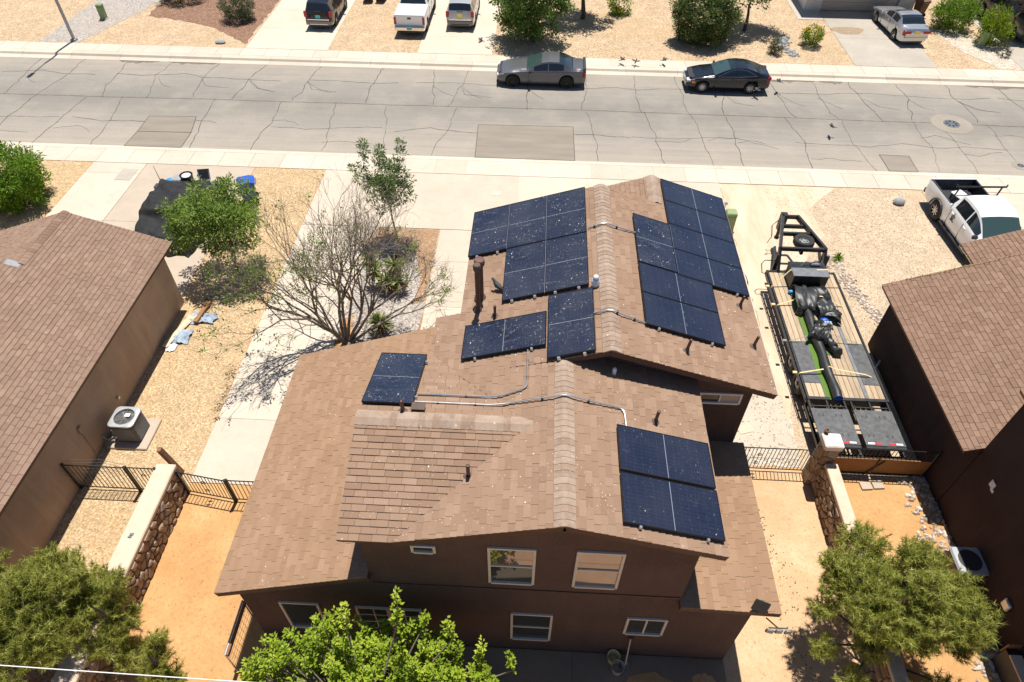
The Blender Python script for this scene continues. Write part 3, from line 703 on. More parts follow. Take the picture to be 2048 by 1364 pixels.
class Roof:
    def __init__(s, house, mat, gap=.0045, butt=.022): s.gap = gap; s.butt = butt; s.house = house; s.mat = mat; s.tabs = []; s.part = None; s.decks = []
    def plane(s, pl, corners, thick=.15):
        gp = s.gap
        poly = [pl.uv(x, y) for x, y in corners]
        if sum(poly[i][0]*poly[(i+1) % len(poly)][1]-poly[(i+1) % len(poly)][0]*poly[i][1] for i in range(len(poly))) < 0: poly = poly[::-1]
        d_ = MB(); s.decks.append(d_); d_.ext(poly, lambda u, v: pl.at(u, v, -thick), lambda u, v: pl.at(u, v, -.004))
        e = .145; v0 = min(p[1] for p in poly); v1 = max(p[1] for p in poly); u0 = min(p[0] for p in poly); u1 = max(p[0] for p in poly)
        k = math.floor(v0/e)
        while k*e < v1:
            u = u0-rnd.uniform(0, .3)
            while u < u1:
                wi = rnd.randrange(4); w = TABW[wi]; q = [(u+gp, k*e), (u+w-gp, k*e), (u+w-gp, (k+1)*e), (u+gp, (k+1)*e)]
                c = clip_poly(q, poly)
                if len(c) >= 3:
                    area = abs(sum(c[i][0]*c[(i+1) % len(c)][1]-c[(i+1) % len(c)][0]*c[i][1] for i in range(len(c))))/2
                    full = len(c) == 4 and area > .985*(w-2*gp)*e
                    if area > .0008:
                        ti = min(TINTS-1, max(0, int(rnd.gauss(2.6, 1.35))))
                        s.tabs.append((pl, k, u, wi, c, full, ti, (pl.at(u, k*e)-CAMP).length, rnd.uniform(0, .008)))
                u += w
            k += 1
    def finish(s, nobj, front=lambda p: True):
        ps = [part('roof', d_, 'trim_brown', s.house) for d_ in s.decks]; s.part = ps[0]
        e = .145; full = sorted([t for t in s.tabs if t[5] and front(t[0].at(t[2], t[1]*e))], key=lambda t: t[7])[:nobj]; ids = set(id(t) for t in full)
        cache = {}
        for pl, k, u, wi, c, f, ti, d, dz in full:
            key = (wi, ti)
            if key not in cache:
                m = MB(); w = TABW[wi]-s.gap; g0 = s.gap; b0 = s.butt; t = tab_tint(ti)
                m.v = [(g0,0,-.01),(w,0,-.01),(w,e,-.01),(g0,e,-.01),(g0,0,b0),(w,0,b0),(w,e,.006),(g0,e,.006)]; m.t = [t]*8
                m.f = [(4,5,6,7),(0,1,5,4),(1,2,6,5),(3,0,4,7)]
                cache[key] = m.mesh('shingle', s.mat)
            o = bpy.data.objects.new('shingle', cache[key]); col.objects.link(o); o.parent = s.part
            mm = Matrix.Identity(4); p = pl.at(u, k*e, dz)
            for i in range(3): mm[i][0], mm[i][1], mm[i][2], mm[i][3] = pl.U[i], pl.V[i], pl.N[i], p[i]
            o.matrix_local = mm
        m = MB()
        for tb in s.tabs:
            if id(tb) in ids: continue
            pl, k, u, wi, c, f, ti, d, dz = tb; t = tab_tint(ti); i = len(m.v); n = len(c)
            for a, b in c: m.v.append(tuple(pl.at(a, b, dz+.006+(s.butt-.006)*(1-(b-k*e)/e)))); m.t.append(t)
            for a, b in c: m.v.append(tuple(pl.at(a, b, -.01))); m.t.append(t)
            m.f.append(tuple(range(i, i+n)))
            for q in range(n): m.f.append((i+n+q, i+n+(q+1) % n, i+(q+1) % n, i+q))
        o = part('shingle_field', m, s.mat, s.part); stuff(o)
        return s.part
def ridge_caps(roof, p0, p1, sl, sr, w=.19, mat='shingle_cap'):
    """folded caps along a level ridge, laid from p0 towards p1"""
    p0, p1 = Vector(p0), Vector(p1); d = (p1-p0).normalized(); L = (p1-p0).length; side = d.cross(Vector((0,0,1))).normalized()
    n = int(L/.15); step = L/n; meshes = []
    for k in range(5):
        m = MB(); t = (rnd.random(), rnd.random()*.7, .5)
        a = [Vector((-w, 0, -w*sl)), Vector((-.05, 0, .012)), Vector((.05, 0, .012)), Vector((w, 0, -w*sr))]
        for y, z in ((0, .030), (step+.02, .020)):
            for p in a: m.vert((p.x, y, p.z+z), t)
        for p in a: m.vert((p.x, 0, p.z), t)
        m.f += [(0,1,5,4), (1,2,6,5), (2,3,7,6), (8,9,1,0), (9,10,2,1), (10,11,3,2)]
        meshes.append(m.mesh('ridge_cap', mat))
    for k in range(n):
        o = bpy.data.objects.new('ridge_cap', meshes[rnd.randrange(5)]); col.objects.link(o); o.parent = roof
        mm = Matrix.Identity(4); p = p0+d*step*k
        for i in range(3): mm[i][0], mm[i][1], mm[i][2], mm[i][3] = side[i], d[i], (0,0,1)[i], p[i]+(0,0,rnd.uniform(0,.004))[i]
        o.matrix_local = mm
def xz_wall(house, poly, y0, y1, mat):
    m = MB(); m.ext(poly, lambda x, z: (x, y1, z), lambda x, z: (x, y0, z)); return part('wall', m, mat, house)
def window(house, x0, x1, z0, z1, y, mat_f, panes, label=None, mid=None, depth=.045, glass='window_glass'):
    """window facing the camera (-Y): frame part with pane sub-parts"""
    f = MB(); w = .055
    f.bb(x0, x0+w, y-depth, y, z0, z1); f.bb(x1-w, x1, y-depth, y, z0, z1); f.bb(x0+w, x1-w, y-depth, y, z1-w, z1); f.bb(x0+w, x1-w, y-depth-.02, y, z0, z0+w)
    if mid == 'h': f.bb(x0+w, x1-w, y-depth+.008, y-.002, (z0+z1)/2-.02, (z0+z1)/2+.02)
    if mid == 'v': f.bb((x0+x1)/2-.02, (x0+x1)/2+.02, y-depth+.008, y-.002, z0+w, z1-w)
    if mid == 'grid':
        for k in range(1, 4): xx = x0+w+(x1-x0-2*w)*k/4; f.bb(xx-.012, xx+.012, y-depth+.02, y-.002, z0+w, z1-w)
        for k in range(1, 5): zz = z0+w+(z1-z0-2*w)*k/5; f.bb(x0+w, x1-w, y-depth+.024, y-.002, zz-.012, zz+.012)
        f.bb((x0+x1)/2-.05, (x0+x1)/2+.05, y-depth+.004, y-.002, z0+w, z1-w)
    o = part('window', f, mat_f, house, label=label)
    for a, b, c, d, g in panes:
        m = MB(); m.face([(a, y-.012, c), (b, y-.012, c), (b, y-.012, d), (a, y-.012, d)]); part('pane', m, g, o)
    return o

# ---- main house
H1 = thing('house', 'two storey brown stucco house with solar panels all over its brown shingle roof', 'house', (-.7, 6.4, 0), world=True)
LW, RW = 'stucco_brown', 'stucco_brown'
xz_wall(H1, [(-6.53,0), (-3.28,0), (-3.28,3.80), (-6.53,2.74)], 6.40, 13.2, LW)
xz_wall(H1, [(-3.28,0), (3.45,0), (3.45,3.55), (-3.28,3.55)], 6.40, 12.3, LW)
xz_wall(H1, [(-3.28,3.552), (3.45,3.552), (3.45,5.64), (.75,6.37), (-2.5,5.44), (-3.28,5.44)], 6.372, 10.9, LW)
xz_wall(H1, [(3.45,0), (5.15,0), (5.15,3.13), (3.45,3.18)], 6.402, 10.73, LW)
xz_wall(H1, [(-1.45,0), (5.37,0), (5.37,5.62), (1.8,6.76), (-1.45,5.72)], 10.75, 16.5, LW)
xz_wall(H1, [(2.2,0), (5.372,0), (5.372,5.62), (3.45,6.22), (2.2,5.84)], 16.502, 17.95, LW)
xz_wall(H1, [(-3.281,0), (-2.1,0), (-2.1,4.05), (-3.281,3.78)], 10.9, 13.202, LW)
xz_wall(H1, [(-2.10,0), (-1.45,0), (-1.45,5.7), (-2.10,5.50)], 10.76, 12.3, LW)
FL = Plane((-1.85, 0, 6.95-.32*3.65), 'L', .32); FR = Plane((5.77, 0, 6.95-.32*3.97), 'R', .32)
PJ = Plane((1.7, 0, 6.422-.32*1.75), 'L', .32)
BL = Plane((-2.25, 0, 6.57-.285*3.0), 'L', .285); BR = Plane((3.95, 0, 6.57-.27*3.2), 'R', .27)
CN = Plane((0, 6.27, 5.62), 'B', .30); CF = Plane((0, 11.2, 5.629), 'F', .30)
LL = Plane((-6.97, 0, 2.78), 'L', .345); LR = Plane((5.64, 0, 3.30), 'R', .03)
r1 = Roof(H1, 'shingle_main', .0026, .026)
r1.plane(FL, [(-1.597,10.42),(1.8,10.42),(1.8,11.2),(-2.328,11.2)]); r1.plane(FL, [(-2.5,11.2),(1.8,11.2),(1.8,12.62),(-2.5,12.62)]); r1.plane(FL, [(-1.85,12.62),(1.8,12.62),(1.8,16.95),(-1.85,16.95)])
r1.plane(FR, [(1.8,10.40),(5.77,10.40),(5.77,16.95),(1.8,16.95)]); r1.plane(FR, [(3.45,16.95),(5.77,16.95),(5.77,18.35),(3.45,18.35)]); r1.plane(PJ, [(1.7,16.9),(3.45,16.9),(3.45,18.35),(1.7,18.35)])
r1.plane(BL, [(-2.583,6.27),(.75,6.27),(.75,8.75),(.027,8.75)]); r1.plane(BL, [(.027,8.75),(.75,8.75),(.75,10.418),(-1.68,10.418)])
r1.plane(BR, [(.75,6.27),(3.95,6.27),(3.95,10.74),(.75,10.74)])
r1.plane(CN, [(-3.68,6.27),(-2.583,6.27),(.027,8.75),(-3.68,8.75)]); r1.plane(CF, [(-3.68,8.75),(.027,8.75),(-2.35,11.2),(-3.68,11.2)])
R1 = r1.finish(200)
ridge_caps(R1, (.75, 6.26, 6.575), (.75, 10.7, 6.575), .285, .27, .21); ridge_caps(R1, (1.8, 10.39, 6.955), (1.8, 16.95, 6.955), .32, .32, .21)
ridge_caps(R1, (3.45, 18.35, 6.427), (3.45, 16.95, 6.427), .32, .32, .19); ridge_caps(R1, (-3.69, 8.75, 6.369), (.08, 8.75, 6.369), .30, .30, .20)
r2 = Roof(H1, 'shingle_tan', .0030, .024)
r2.plane(LL, [(-6.97,6.25),(-3.29,6.25),(-3.29,11.0),(-6.97,11.0)]); r2.plane(LL, [(-6.97,11.0),(-2.11,11.0),(-2.11,13.62),(-6.97,13.62)])
r2.plane(LR, [(3.46,6.24),(5.64,6.24),(5.64,10.74),(3.46,10.74)])
R2 = r2.finish(100)
WF = 'trim_cream'; g = 'window_glass'; dk = 'window_dark'
window(H1, -.71, .26, 3.93, 5.48, 6.372, WF, [(-.66,.21,4.7,5.43,g), (-.66,.21,3.98,4.69,dk)], 'cream framed sash window, left of the two upstairs', 'h')
window(H1, 1.06, 2.02, 3.93, 5.50, 6.372, WF, [(1.11,1.97,4.72,5.45,g), (1.11,1.97,3.98,4.71,g)], 'cream framed sash window with tan reflecting panes, right of the two upstairs', 'h')
window(H1, -.23, .75, .76, 2.27, 6.40, WF, [(-.18,.70,.81,2.22,dk)], 'cream framed sash window on the ground floor', 'h')
window(H1, 2.45, 3.38, 1.45, 2.35, 6.40, WF, [(2.50,3.33,1.50,2.30,dk)], 'small sliding window above the shovel', 'v')
window(H1, -5.68, -4.74, .78, 2.22, 6.40, WF, [(-5.63,-4.79,.83,2.17,dk)], 'dark window under the tan lower roof', None)
window(H1, -3.88, -2.32, .06, 2.18, 6.40, WF, [(-3.83,-2.37,.11,2.13,dk)], 'patio door with white grid panes behind tree', 'grid')
window(H1, -2.25, -1.75, 5.14, 5.42, 6.372, WF, [(-2.2,-1.8,5.18,5.38,dk)], 'small window under the eave', None)
window(H1, 4.1, 5.14, 4.92, 5.30, 10.75, 'white_paint', [(4.15,4.62,4.97,5.25,dk), (4.62,5.09,4.97,5.25,'blind_tan')], 'narrow white slider window under the front gable', 'v')
# frieze line between the storeys and gable trim
m = MB(); m.bb(-3.26, 3.43, 6.350, 6.371, 3.555, 3.60); part('trim_band', m, 'trim_brown', H1)
# garage front towards the street (out of sight of this view)
m = MB(); m.bb(-1.0, 1.9, 16.502, 16.56, .05, 2.2); part('garage_door', m, 'garage_panel', H1)
def pipe_vent(x, y, pl, h, label, r=.036, mat='pipe_brown', lean=0):
    p = pl.xy(x, y); t = thing('vent_pipe', label, 'vent pipe', tuple(p), 0, 'plumbing vents on the roof')
    m = MB(); m.tube([(0,0,-.05), (lean,0,h)], r, 10, False); m.tube([(lean,0,h), (lean,0,h-.06)], r*.72, 10); part('pipe', m, mat, t, True)
    rot = Matrix([pl.U, pl.V, pl.N]).transposed(); f = MB(); f.lathe([(r*2.8, .024), (r*2.3, .03), (r*1.4, .05), (r*1.05, .10)], 12); f.v = [tuple(rot @ Vector(v)) for v in f.v]
    part('flashing', f, 'roof_deck', t, True)
pipe_vent(-.95, 12.25, FL, .38, 'short brown vent pipe left of landscape solar panel on front roof')
pipe_vent(5.37, 13.28, FR, .36, 'brown vent pipe just below the four panel column on front roof', lean=.05)
pipe_vent(5.46, 11.86, FR, .36, 'brown vent pipe nearest the eave beside the trailer', lean=.05)
pipe_vent(3.60, 11.04, FR, .40, 'brown vent pipe below the two panel block on front roof', lean=.05)
pipe_vent(2.76, 9.20, BR, .38, 'brown vent pipe above the two panel array on rear roof', lean=.03)
pipe_vent(-1.18, 7.60, CN, .40, 'brown vent pipe standing in tar patch on the near cross gable', .04)
pipe_vent(-2.72, 8.98, CF, .36, 'brown vent pipe in front of the lone solar panel', .04)
p = CF.xy(-2.39, 9.09); t = thing('roof_vent', 'small brown box vent beside the lone solar panel', 'roof vent', tuple(p))
m = MB(); m.cbox((0,0,.06), (.26,.16,.12), .02); part('hood', m, 'pipe_brown', t); m = MB(); m.cbox((.0,-.02,.13), (.30,.20,.02), .005); part('flange', m, 'roof_deck', t)
for x, y, r, h, lab in ((-1.40, 12.60, .062, 1.45, 'tall slim brown flue with round cap, nearer of two'), (-1.38, 13.04, .088, 1.25, 'thick brown flue with wide round cap, behind slimmer flue')):
    p = FL.xy(x, y); t = thing('flue_pipe', lab, 'flue', tuple(p))
    m = MB(); m.tube([(0,0,-.06), (0,0,h)], r, 16); part('pipe', m, 'pipe_brown', t, True)
    m = MB(); m.lathe([(r*1.02,h-.10),(r*1.5,h-.08),(r*1.55,h+.05),(r*1.3,h+.08),(.001,h+.09)], 18); part('cap', m, 'roof_deck' if r < .07 else 'pipe_brown', t, True)
    m = MB(); m.lathe([(r*1.9,.03),(r*1.7,.06),(r*1.05,.16)], 16); part('storm_collar', m, 'roof_deck', t, True)

# ---- solar panels
SOLAR = {}
def solar(x, y, pl, landscape, label, dirty=True, feet=(), seam=0):
    # local x along the eave (U), y up the slope; panel long side 2.09, short 1.125
    spin = 0 if not landscape else math.pi/2
    t = thing('solar_panel', label, 'solar panel', matrix=pl.basis(x, y, .12, spin), group='solar panels on the main house')
    key = dirty
    if key not in SOLAR:
        w, h = 2.095, 1.118
        fr = MB()
        for sx in (-1, 1): fr.bb(sx*(w/2)-(.018 if sx > 0 else 0), sx*(w/2)+(.018 if sx < 0 else 0), -h/2, h/2, -.035, .006)
        for sy in (-1, 1): fr.bb(-w/2+.018, w/2-.018, sy*(h/2)-(.018 if sy > 0 else 0), sy*(h/2)+(.018 if sy < 0 else 0), -.035, .006)
        gl = MB(); gl.bb(-w/2+.018, w/2-.018, -h/2+.018, h/2-.018, -.006, .0)
        bs = MB(); bs.bb(-.007, .007, -h/2+.02, h/2-.02, .0005, .003)
        rl = MB(); rl.bb(-w/2+.1, w/2-.1, -h*.25-.02, -h*.25+.02, -.085, -.036); rl.bb(-w/2+.1, w/2-.1, h*.25-.02, h*.25+.02, -.085, -.036)
        ft = MB(); ft.bb(-.03,.03,-.05,.05,-.125,-.115); ft.bb(-.02,.02,-.012,.012,-.115,-.04)
        cl = MB(); cl.cbox((0,0,0), (.06,.075,.075), .01); sm_ = MB(); sm_.bb(-w/2+.005, w/2-.005, -.009, .009, -.03, .004)
        SOLAR[key] = [fr.mesh('frame','panel_frame'), gl.mesh('cell_sheet','solar_dirty' if dirty else 'solar_clean'), bs.mesh('busbar','aluminium'), rl.mesh('rail','panel_frame'), ft.mesh('mounting_foot','galvanised'), cl.mesh('end_clamp','aluminium'), sm_.mesh('seam_strip','aluminium')]
    ms = SOLAR[key]
    for nm, me in zip(('frame','cell_sheet','busbar','rail'), ms): link(nm, me, t)
    for fx, fy in ((-.7,-.27),(.7,-.27),(-.7,.27),(.7,.27)):
        o = link('mounting_foot', ms[4], t); o.location = (fx, fy, 0)
    if seam: o = link('seam_strip', ms[6], t); o.location = (0, seam*(1.118/2+.006), 0)
    # clamps peep out past the edge that faces the camera
    for (cx, cy) in feet:
        o = link('end_clamp', ms[5], t); o.location = (cx, cy, -.045)
    return t
# local x of a portrait panel on L/R planes runs along Y; edge facing the camera is +x on 'L' planes, -x on 'R'
E = 2.09/2+.03; Eh = 1.10/2+.03
c1, c2, c3 = -1.31, -.235, .84
solar(c1, 15.83, FL, False, 'dirty solar panel alone in the outermost column of left front roof', True, ((E,-.3),(E,.3)), 1)
solar(c2, 15.83, FL, False, 'dirty solar panel in the middle column of left front roof, street end', True, (), 1)
solar(c2, 13.715, FL, False, 'dirty solar panel in the middle column of left front roof, near end', True, ((E,-.3),(E,.3)), 1)
solar(c3, 15.83, FL, False, 'dirty solar panel in column next the ridge of left front roof, street end')
solar(c3, 13.715, FL, False, 'dirty solar panel in column next the ridge of left front roof, near end', True, ((E,-.3),(E,.3)))
solar(-.64, 11.43, FL, True, 'streaked solar panel laid crosswise below the tall flues', True, ((-.7,-Eh),(.7,-Eh)))
solar(.93, 11.48, FL, False, 'streaked upright solar panel overhanging the gable beside the ridge', True, ((E,-.3),(E,.3)))
for k in range(4):
    solar(4.675, 17.62-1.128*k, FR, True, ['dark solar panel at the street end of the four panel column', 'dark solar panel second from the street end of the four panel column', 'dark solar panel third from the street end of the four panel column', 'dark solar panel at near end of the four panel column'][k], False, (((-.7,Eh),(.7,Eh)) if k == 3 else ((-.7,-Eh),(.7,-Eh)) if k == 0 else ()))
solar(3.155, 14.82, FR, False, 'dark upright solar panel right of the front ridge conduit', True, ((E,-.3),(E,.3)), -1)
solar(3.615, 13.18, FR, True, 'dark crosswise solar panel, upper of the two panel block right of front ridge', False, ())
solar(3.615, 12.05, FR, True, 'dark crosswise solar panel, lower of the two panel block right of front ridge', False, ((-.7,Eh),(.7,Eh)))
solar(2.855, 8.27, BR, True, 'large dark solar panel on the rear roof, far one of two', False, ((-.7,-Eh),(.7,-Eh)))
solar(2.855, 7.10, BR, True, 'large dark solar panel on rear roof, nearest the upstairs windows', False, ((-.7,Eh),(.7,Eh)))
solar(-3.09, 10.12, CF, True, 'lone solar panel on the far slope of the cross gable above tan roof', True, ((-.75,-Eh),(-.75,Eh),(.75,-Eh),(.75,Eh)))
# ---- conduits
def conduit(pts, label, clamps):
    t = thing('conduit', label, 'conduit', pts[0], world=True); m = MB()
    P = [Vector(p) for p in pts]; fine = []
    for k, p in enumerate(P):
        if 0 < k < len(P)-1:
            a = p+(P[k-1]-p).normalized()*min(.14, (P[k-1]-p).length*.4); b = p+(P[k+1]-p).normalized()*min(.14, (P[k+1]-p).length*.4)
            for q in range(5): s = q/4; fine.append(a*(1-s)**2+p*2*s*(1-s)+b*s*s)
        else: fine.append(p)
    m.tube(fine, .019, 8); part('pipe', m, 'galvanised', t, True)
    for k, s in clamps:
        p = P[k].lerp(P[k+1], s); m = MB(); m.cbox((p.x, p.y, p.z-.02), (.05,.07,.07), .01); part('clamp', m, 'steel_black', t)
def onp(pl, *xy): return [tuple(pl.xy(x, y, .06)) for x, y in xy]
conduit(onp(FL, (-.07,10.95))+onp(BL, (-.05,9.72), (-.62,9.57))+onp(CF, (-.95,9.57), (-2.5,9.57)), 'grey conduit dropping from crosswise panel then running to the lone panel', ((0,.35),(0,.75),(3,.3)))
conduit(onp(CF, (-2.5,9.28), (-.85,9.28))+onp(BL, (-.42,9.34))+[(.75, 9.34, 6.68)]+onp(BR, (2.05,9.33), (2.07,8.85)), 'long grey conduit crossing the rear ridge to the two panel array', ((0,.3),(0,.8),(2,.6),(3,.4)))
conduit(onp(FL, (1.40,15.0))+[(1.8, 15.03, 7.06)]+onp(FR, (2.66,15.06)), 'short grey conduit over the front ridge, nearer the street', ((0,.4),(1,.4)))
conduit(onp(FL, (1.45,11.67))+[(1.8, 11.65, 7.06)]+onp(FR, (2.62,11.57)), 'short grey conduit over the front ridge, nearer the gable end', ((1,.2),(1,.7)))
# white lead cap on the rear gable shade
m = MB(); m.lathe([(.05,0),(.05,.16),(.03,.2),(.001,.2)], 10); m.v = [tuple(BR.xy(1.9, 10.35)+Vector(v)) for v in m.v]; part('vent_cap', m, 'litter_white', H1)

# ---- left neighbour
H2 = thing('house', 'single storey tan stucco house with plain brown shingle roof at left', 'house', (-13.4, 12, 0), world=True)
xz_wall(H2, [(-24,0), (-13.4,0), (-13.4,2.62), (-24,6.2)], -8, 16.0, 'stucco_tan')
xz_wall(H2, [(-19.6,0), (-13.402,0), (-13.402,2.62), (-16.45,3.68), (-19.6,2.55)], 16.0, 18.6, 'stucco_tan')
L1 = Plane((-13.05, 0, 2.68), 'R', .347); L2 = Plane((-20.0, 0, 3.86-.347*3.55), 'L', .347)
r3 = Roof(H2, 'shingle_left')
r3.plane(L1, [(-16.45,16.1),(-13.05,16.1),(-13.05,18.9),(-16.45,18.9)]); r3.plane(L1, [(-23,-2),(-13.05,-2),(-13.05,16.1),(-23,16.1)]); r3.plane(L2, [(-20,16.0),(-16.45,16.0),(-16.45,18.9),(-20,18.9)])
R3 = r3.finish(300, lambda p: p.y > 8.6 and p.x > -19+.0*p.y and p.x > -13.0-(p.y-8)*.55)
ridge_caps(R3, (-16.45, 16.05, 3.865), (-16.45, 18.9, 3.865), .347, .347, .17, 'shingle_left')
m = MB(); m.face([tuple(L1.xy(-16.6+a*.2, 16.0+b*.12, .03)) for a, b in ((-1,-1),(1,-1),(1,1),(-1,1))]); part('flashing_patch', m, 'rock_grey', R3)
m = MB(); m.cbox((-13.37, 11.55, 1.36), (.07,.16,.24), .02); m.tube([(-13.38,11.55,1.25),(-13.38,11.54,.35),(-13.34,11.5,.2)], .022, 6); part('meter_box', m, 'stucco_tan', H2)
m = MB(); m.cyl((-13.36, 13.38, .62), .05, .08, 10, 'x'); part('vent', m, 'galvanised', H2)
# ---- right neighbour
H3 = thing('house', 'dark stucco neighbour house at right with brown shingle roof and holiday lights', 'house', (12.3, 14, 0), world=True)
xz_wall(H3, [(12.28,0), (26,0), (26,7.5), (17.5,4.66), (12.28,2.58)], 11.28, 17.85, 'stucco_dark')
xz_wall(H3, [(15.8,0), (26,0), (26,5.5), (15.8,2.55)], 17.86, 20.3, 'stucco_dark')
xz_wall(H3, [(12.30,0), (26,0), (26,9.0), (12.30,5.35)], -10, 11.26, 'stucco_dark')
Q1 = Plane((11.87, 0, 2.60), 'L', .40); Q2 = Plane((15.45, 0, 2.64), 'L', .40); Q3 = Plane((11.85, 0, 5.38), 'L', .40)
r4 = Roof(H3, 'shingle_right')
r4.plane(Q1, [(11.87,11.30),(20,11.30),(20,18.15),(11.87,18.15)]); r4.plane(Q2, [(15.45,18.16),(20,18.16),(20,20.55),(15.45,20.55)])
r4.finish(300, lambda p: p.x < 16)
q3 = MB(); q3.ext([(11.85,-10),(26,-10),(26,11.2),(11.85,11.2)], lambda x, y: Q3.xy(x, y, -.15), lambda x, y: Q3.xy(x, y, 0)); part('roof', q3, 'shingle_right', H3)
m = MB(); m.cbox((12.26, 7.75, 1.05), (.10,.26,.26), .03); part('outlet_box', m, 'aluminium', H3)
m = MB(); m.cbox((12.29, 10.35, 2.5), (.03,.2,.22), .02); m.cbox((12.292, 10.25, 2.38), (.02,.14,.10), .02); part('paper_notice', m, 'litter_white', H3)
m = MB(); m.tube([(12.27,7.7,.95),(12.25,7.4,.5),(12.2,7.9,.2),(12.1,8.3,.04)], .012, 5); part('cable', m, 'steel_black', H3)
# string of lights along both rakes
def lights(pts, label):
    t = thing('light_string', label, 'light string', pts[0], 0, 'strings of lights on right roof', world=True)
    P = [Vector(p) for p in pts]; wire = MB(); wire.tube(P, .008, 4); part('cord', wire, 'lights_gold', t); b = MB(); n = 0
    for a, c in zip(P, P[1:]):
        k = int((c-a).length/.11)
        for j in range(k):
            p = a.lerp(c, j/k)+Vector((rnd.uniform(-.03,.03), rnd.uniform(-.03,.03), .015)); b.ball(tuple(p), (.018,.018,.03), 5, 4)
    o = part('bulb', b, 'lights_gold', t); stuff(o)
lights([tuple(Q1.xy(x, 18.10+.03*math.sin(x*5), .05)) for x in [12.6+.4*k for k in range(19)]], 'string of gold bulbs along the long rake of the right roof')
lights([(15.40, 20.5, 2.60), (15.42, 19.8, 2.60), (15.38, 19.1, 2.62), (15.43, 18.3, 2.60)], 'string of gold bulbs hanging on short eave beside white pickup')
# ---- far garage house
H4 = thing('house', 'white house front with beige garage door behind the silver sedan', 'house', (20.8, 50, 0), world=True)
xz_wall(H4, [(17.75,0),(18.85,0),(18.85,3),(17.75,3)], 49.9, 58, 'stucco_white'); xz_wall(H4, [(23.95,0),(25.0,0),(25.0,3),(23.95,3)], 49.9, 58, 'stucco_white')
xz_wall(H4, [(18.85,2.25),(23.95,2.25),(23.95,3),(18.85,3)], 49.902, 58, 'stucco_white')
m = MB(); m.ext([(17.4,3.0),(25.3,3.0),(25.3,3.14),(17.4,3.14)], lambda x, z: (x, 58, z), lambda x, z: (x, 49.5, z)); part('roof', m, 'roof_deck', H4)
d = MB(); d.bb(18.87, 23.93, 50.12, 50.2, .01, 2.24); d = part('garage_door', d, 'garage_panel', H4)
for k in range(4):
    m = MB(); m.bb(18.89, 23.91, 50.09, 50.118, .03+.55*k, .55+.55*k); part('door_panel', m, 'garage_panel', d)
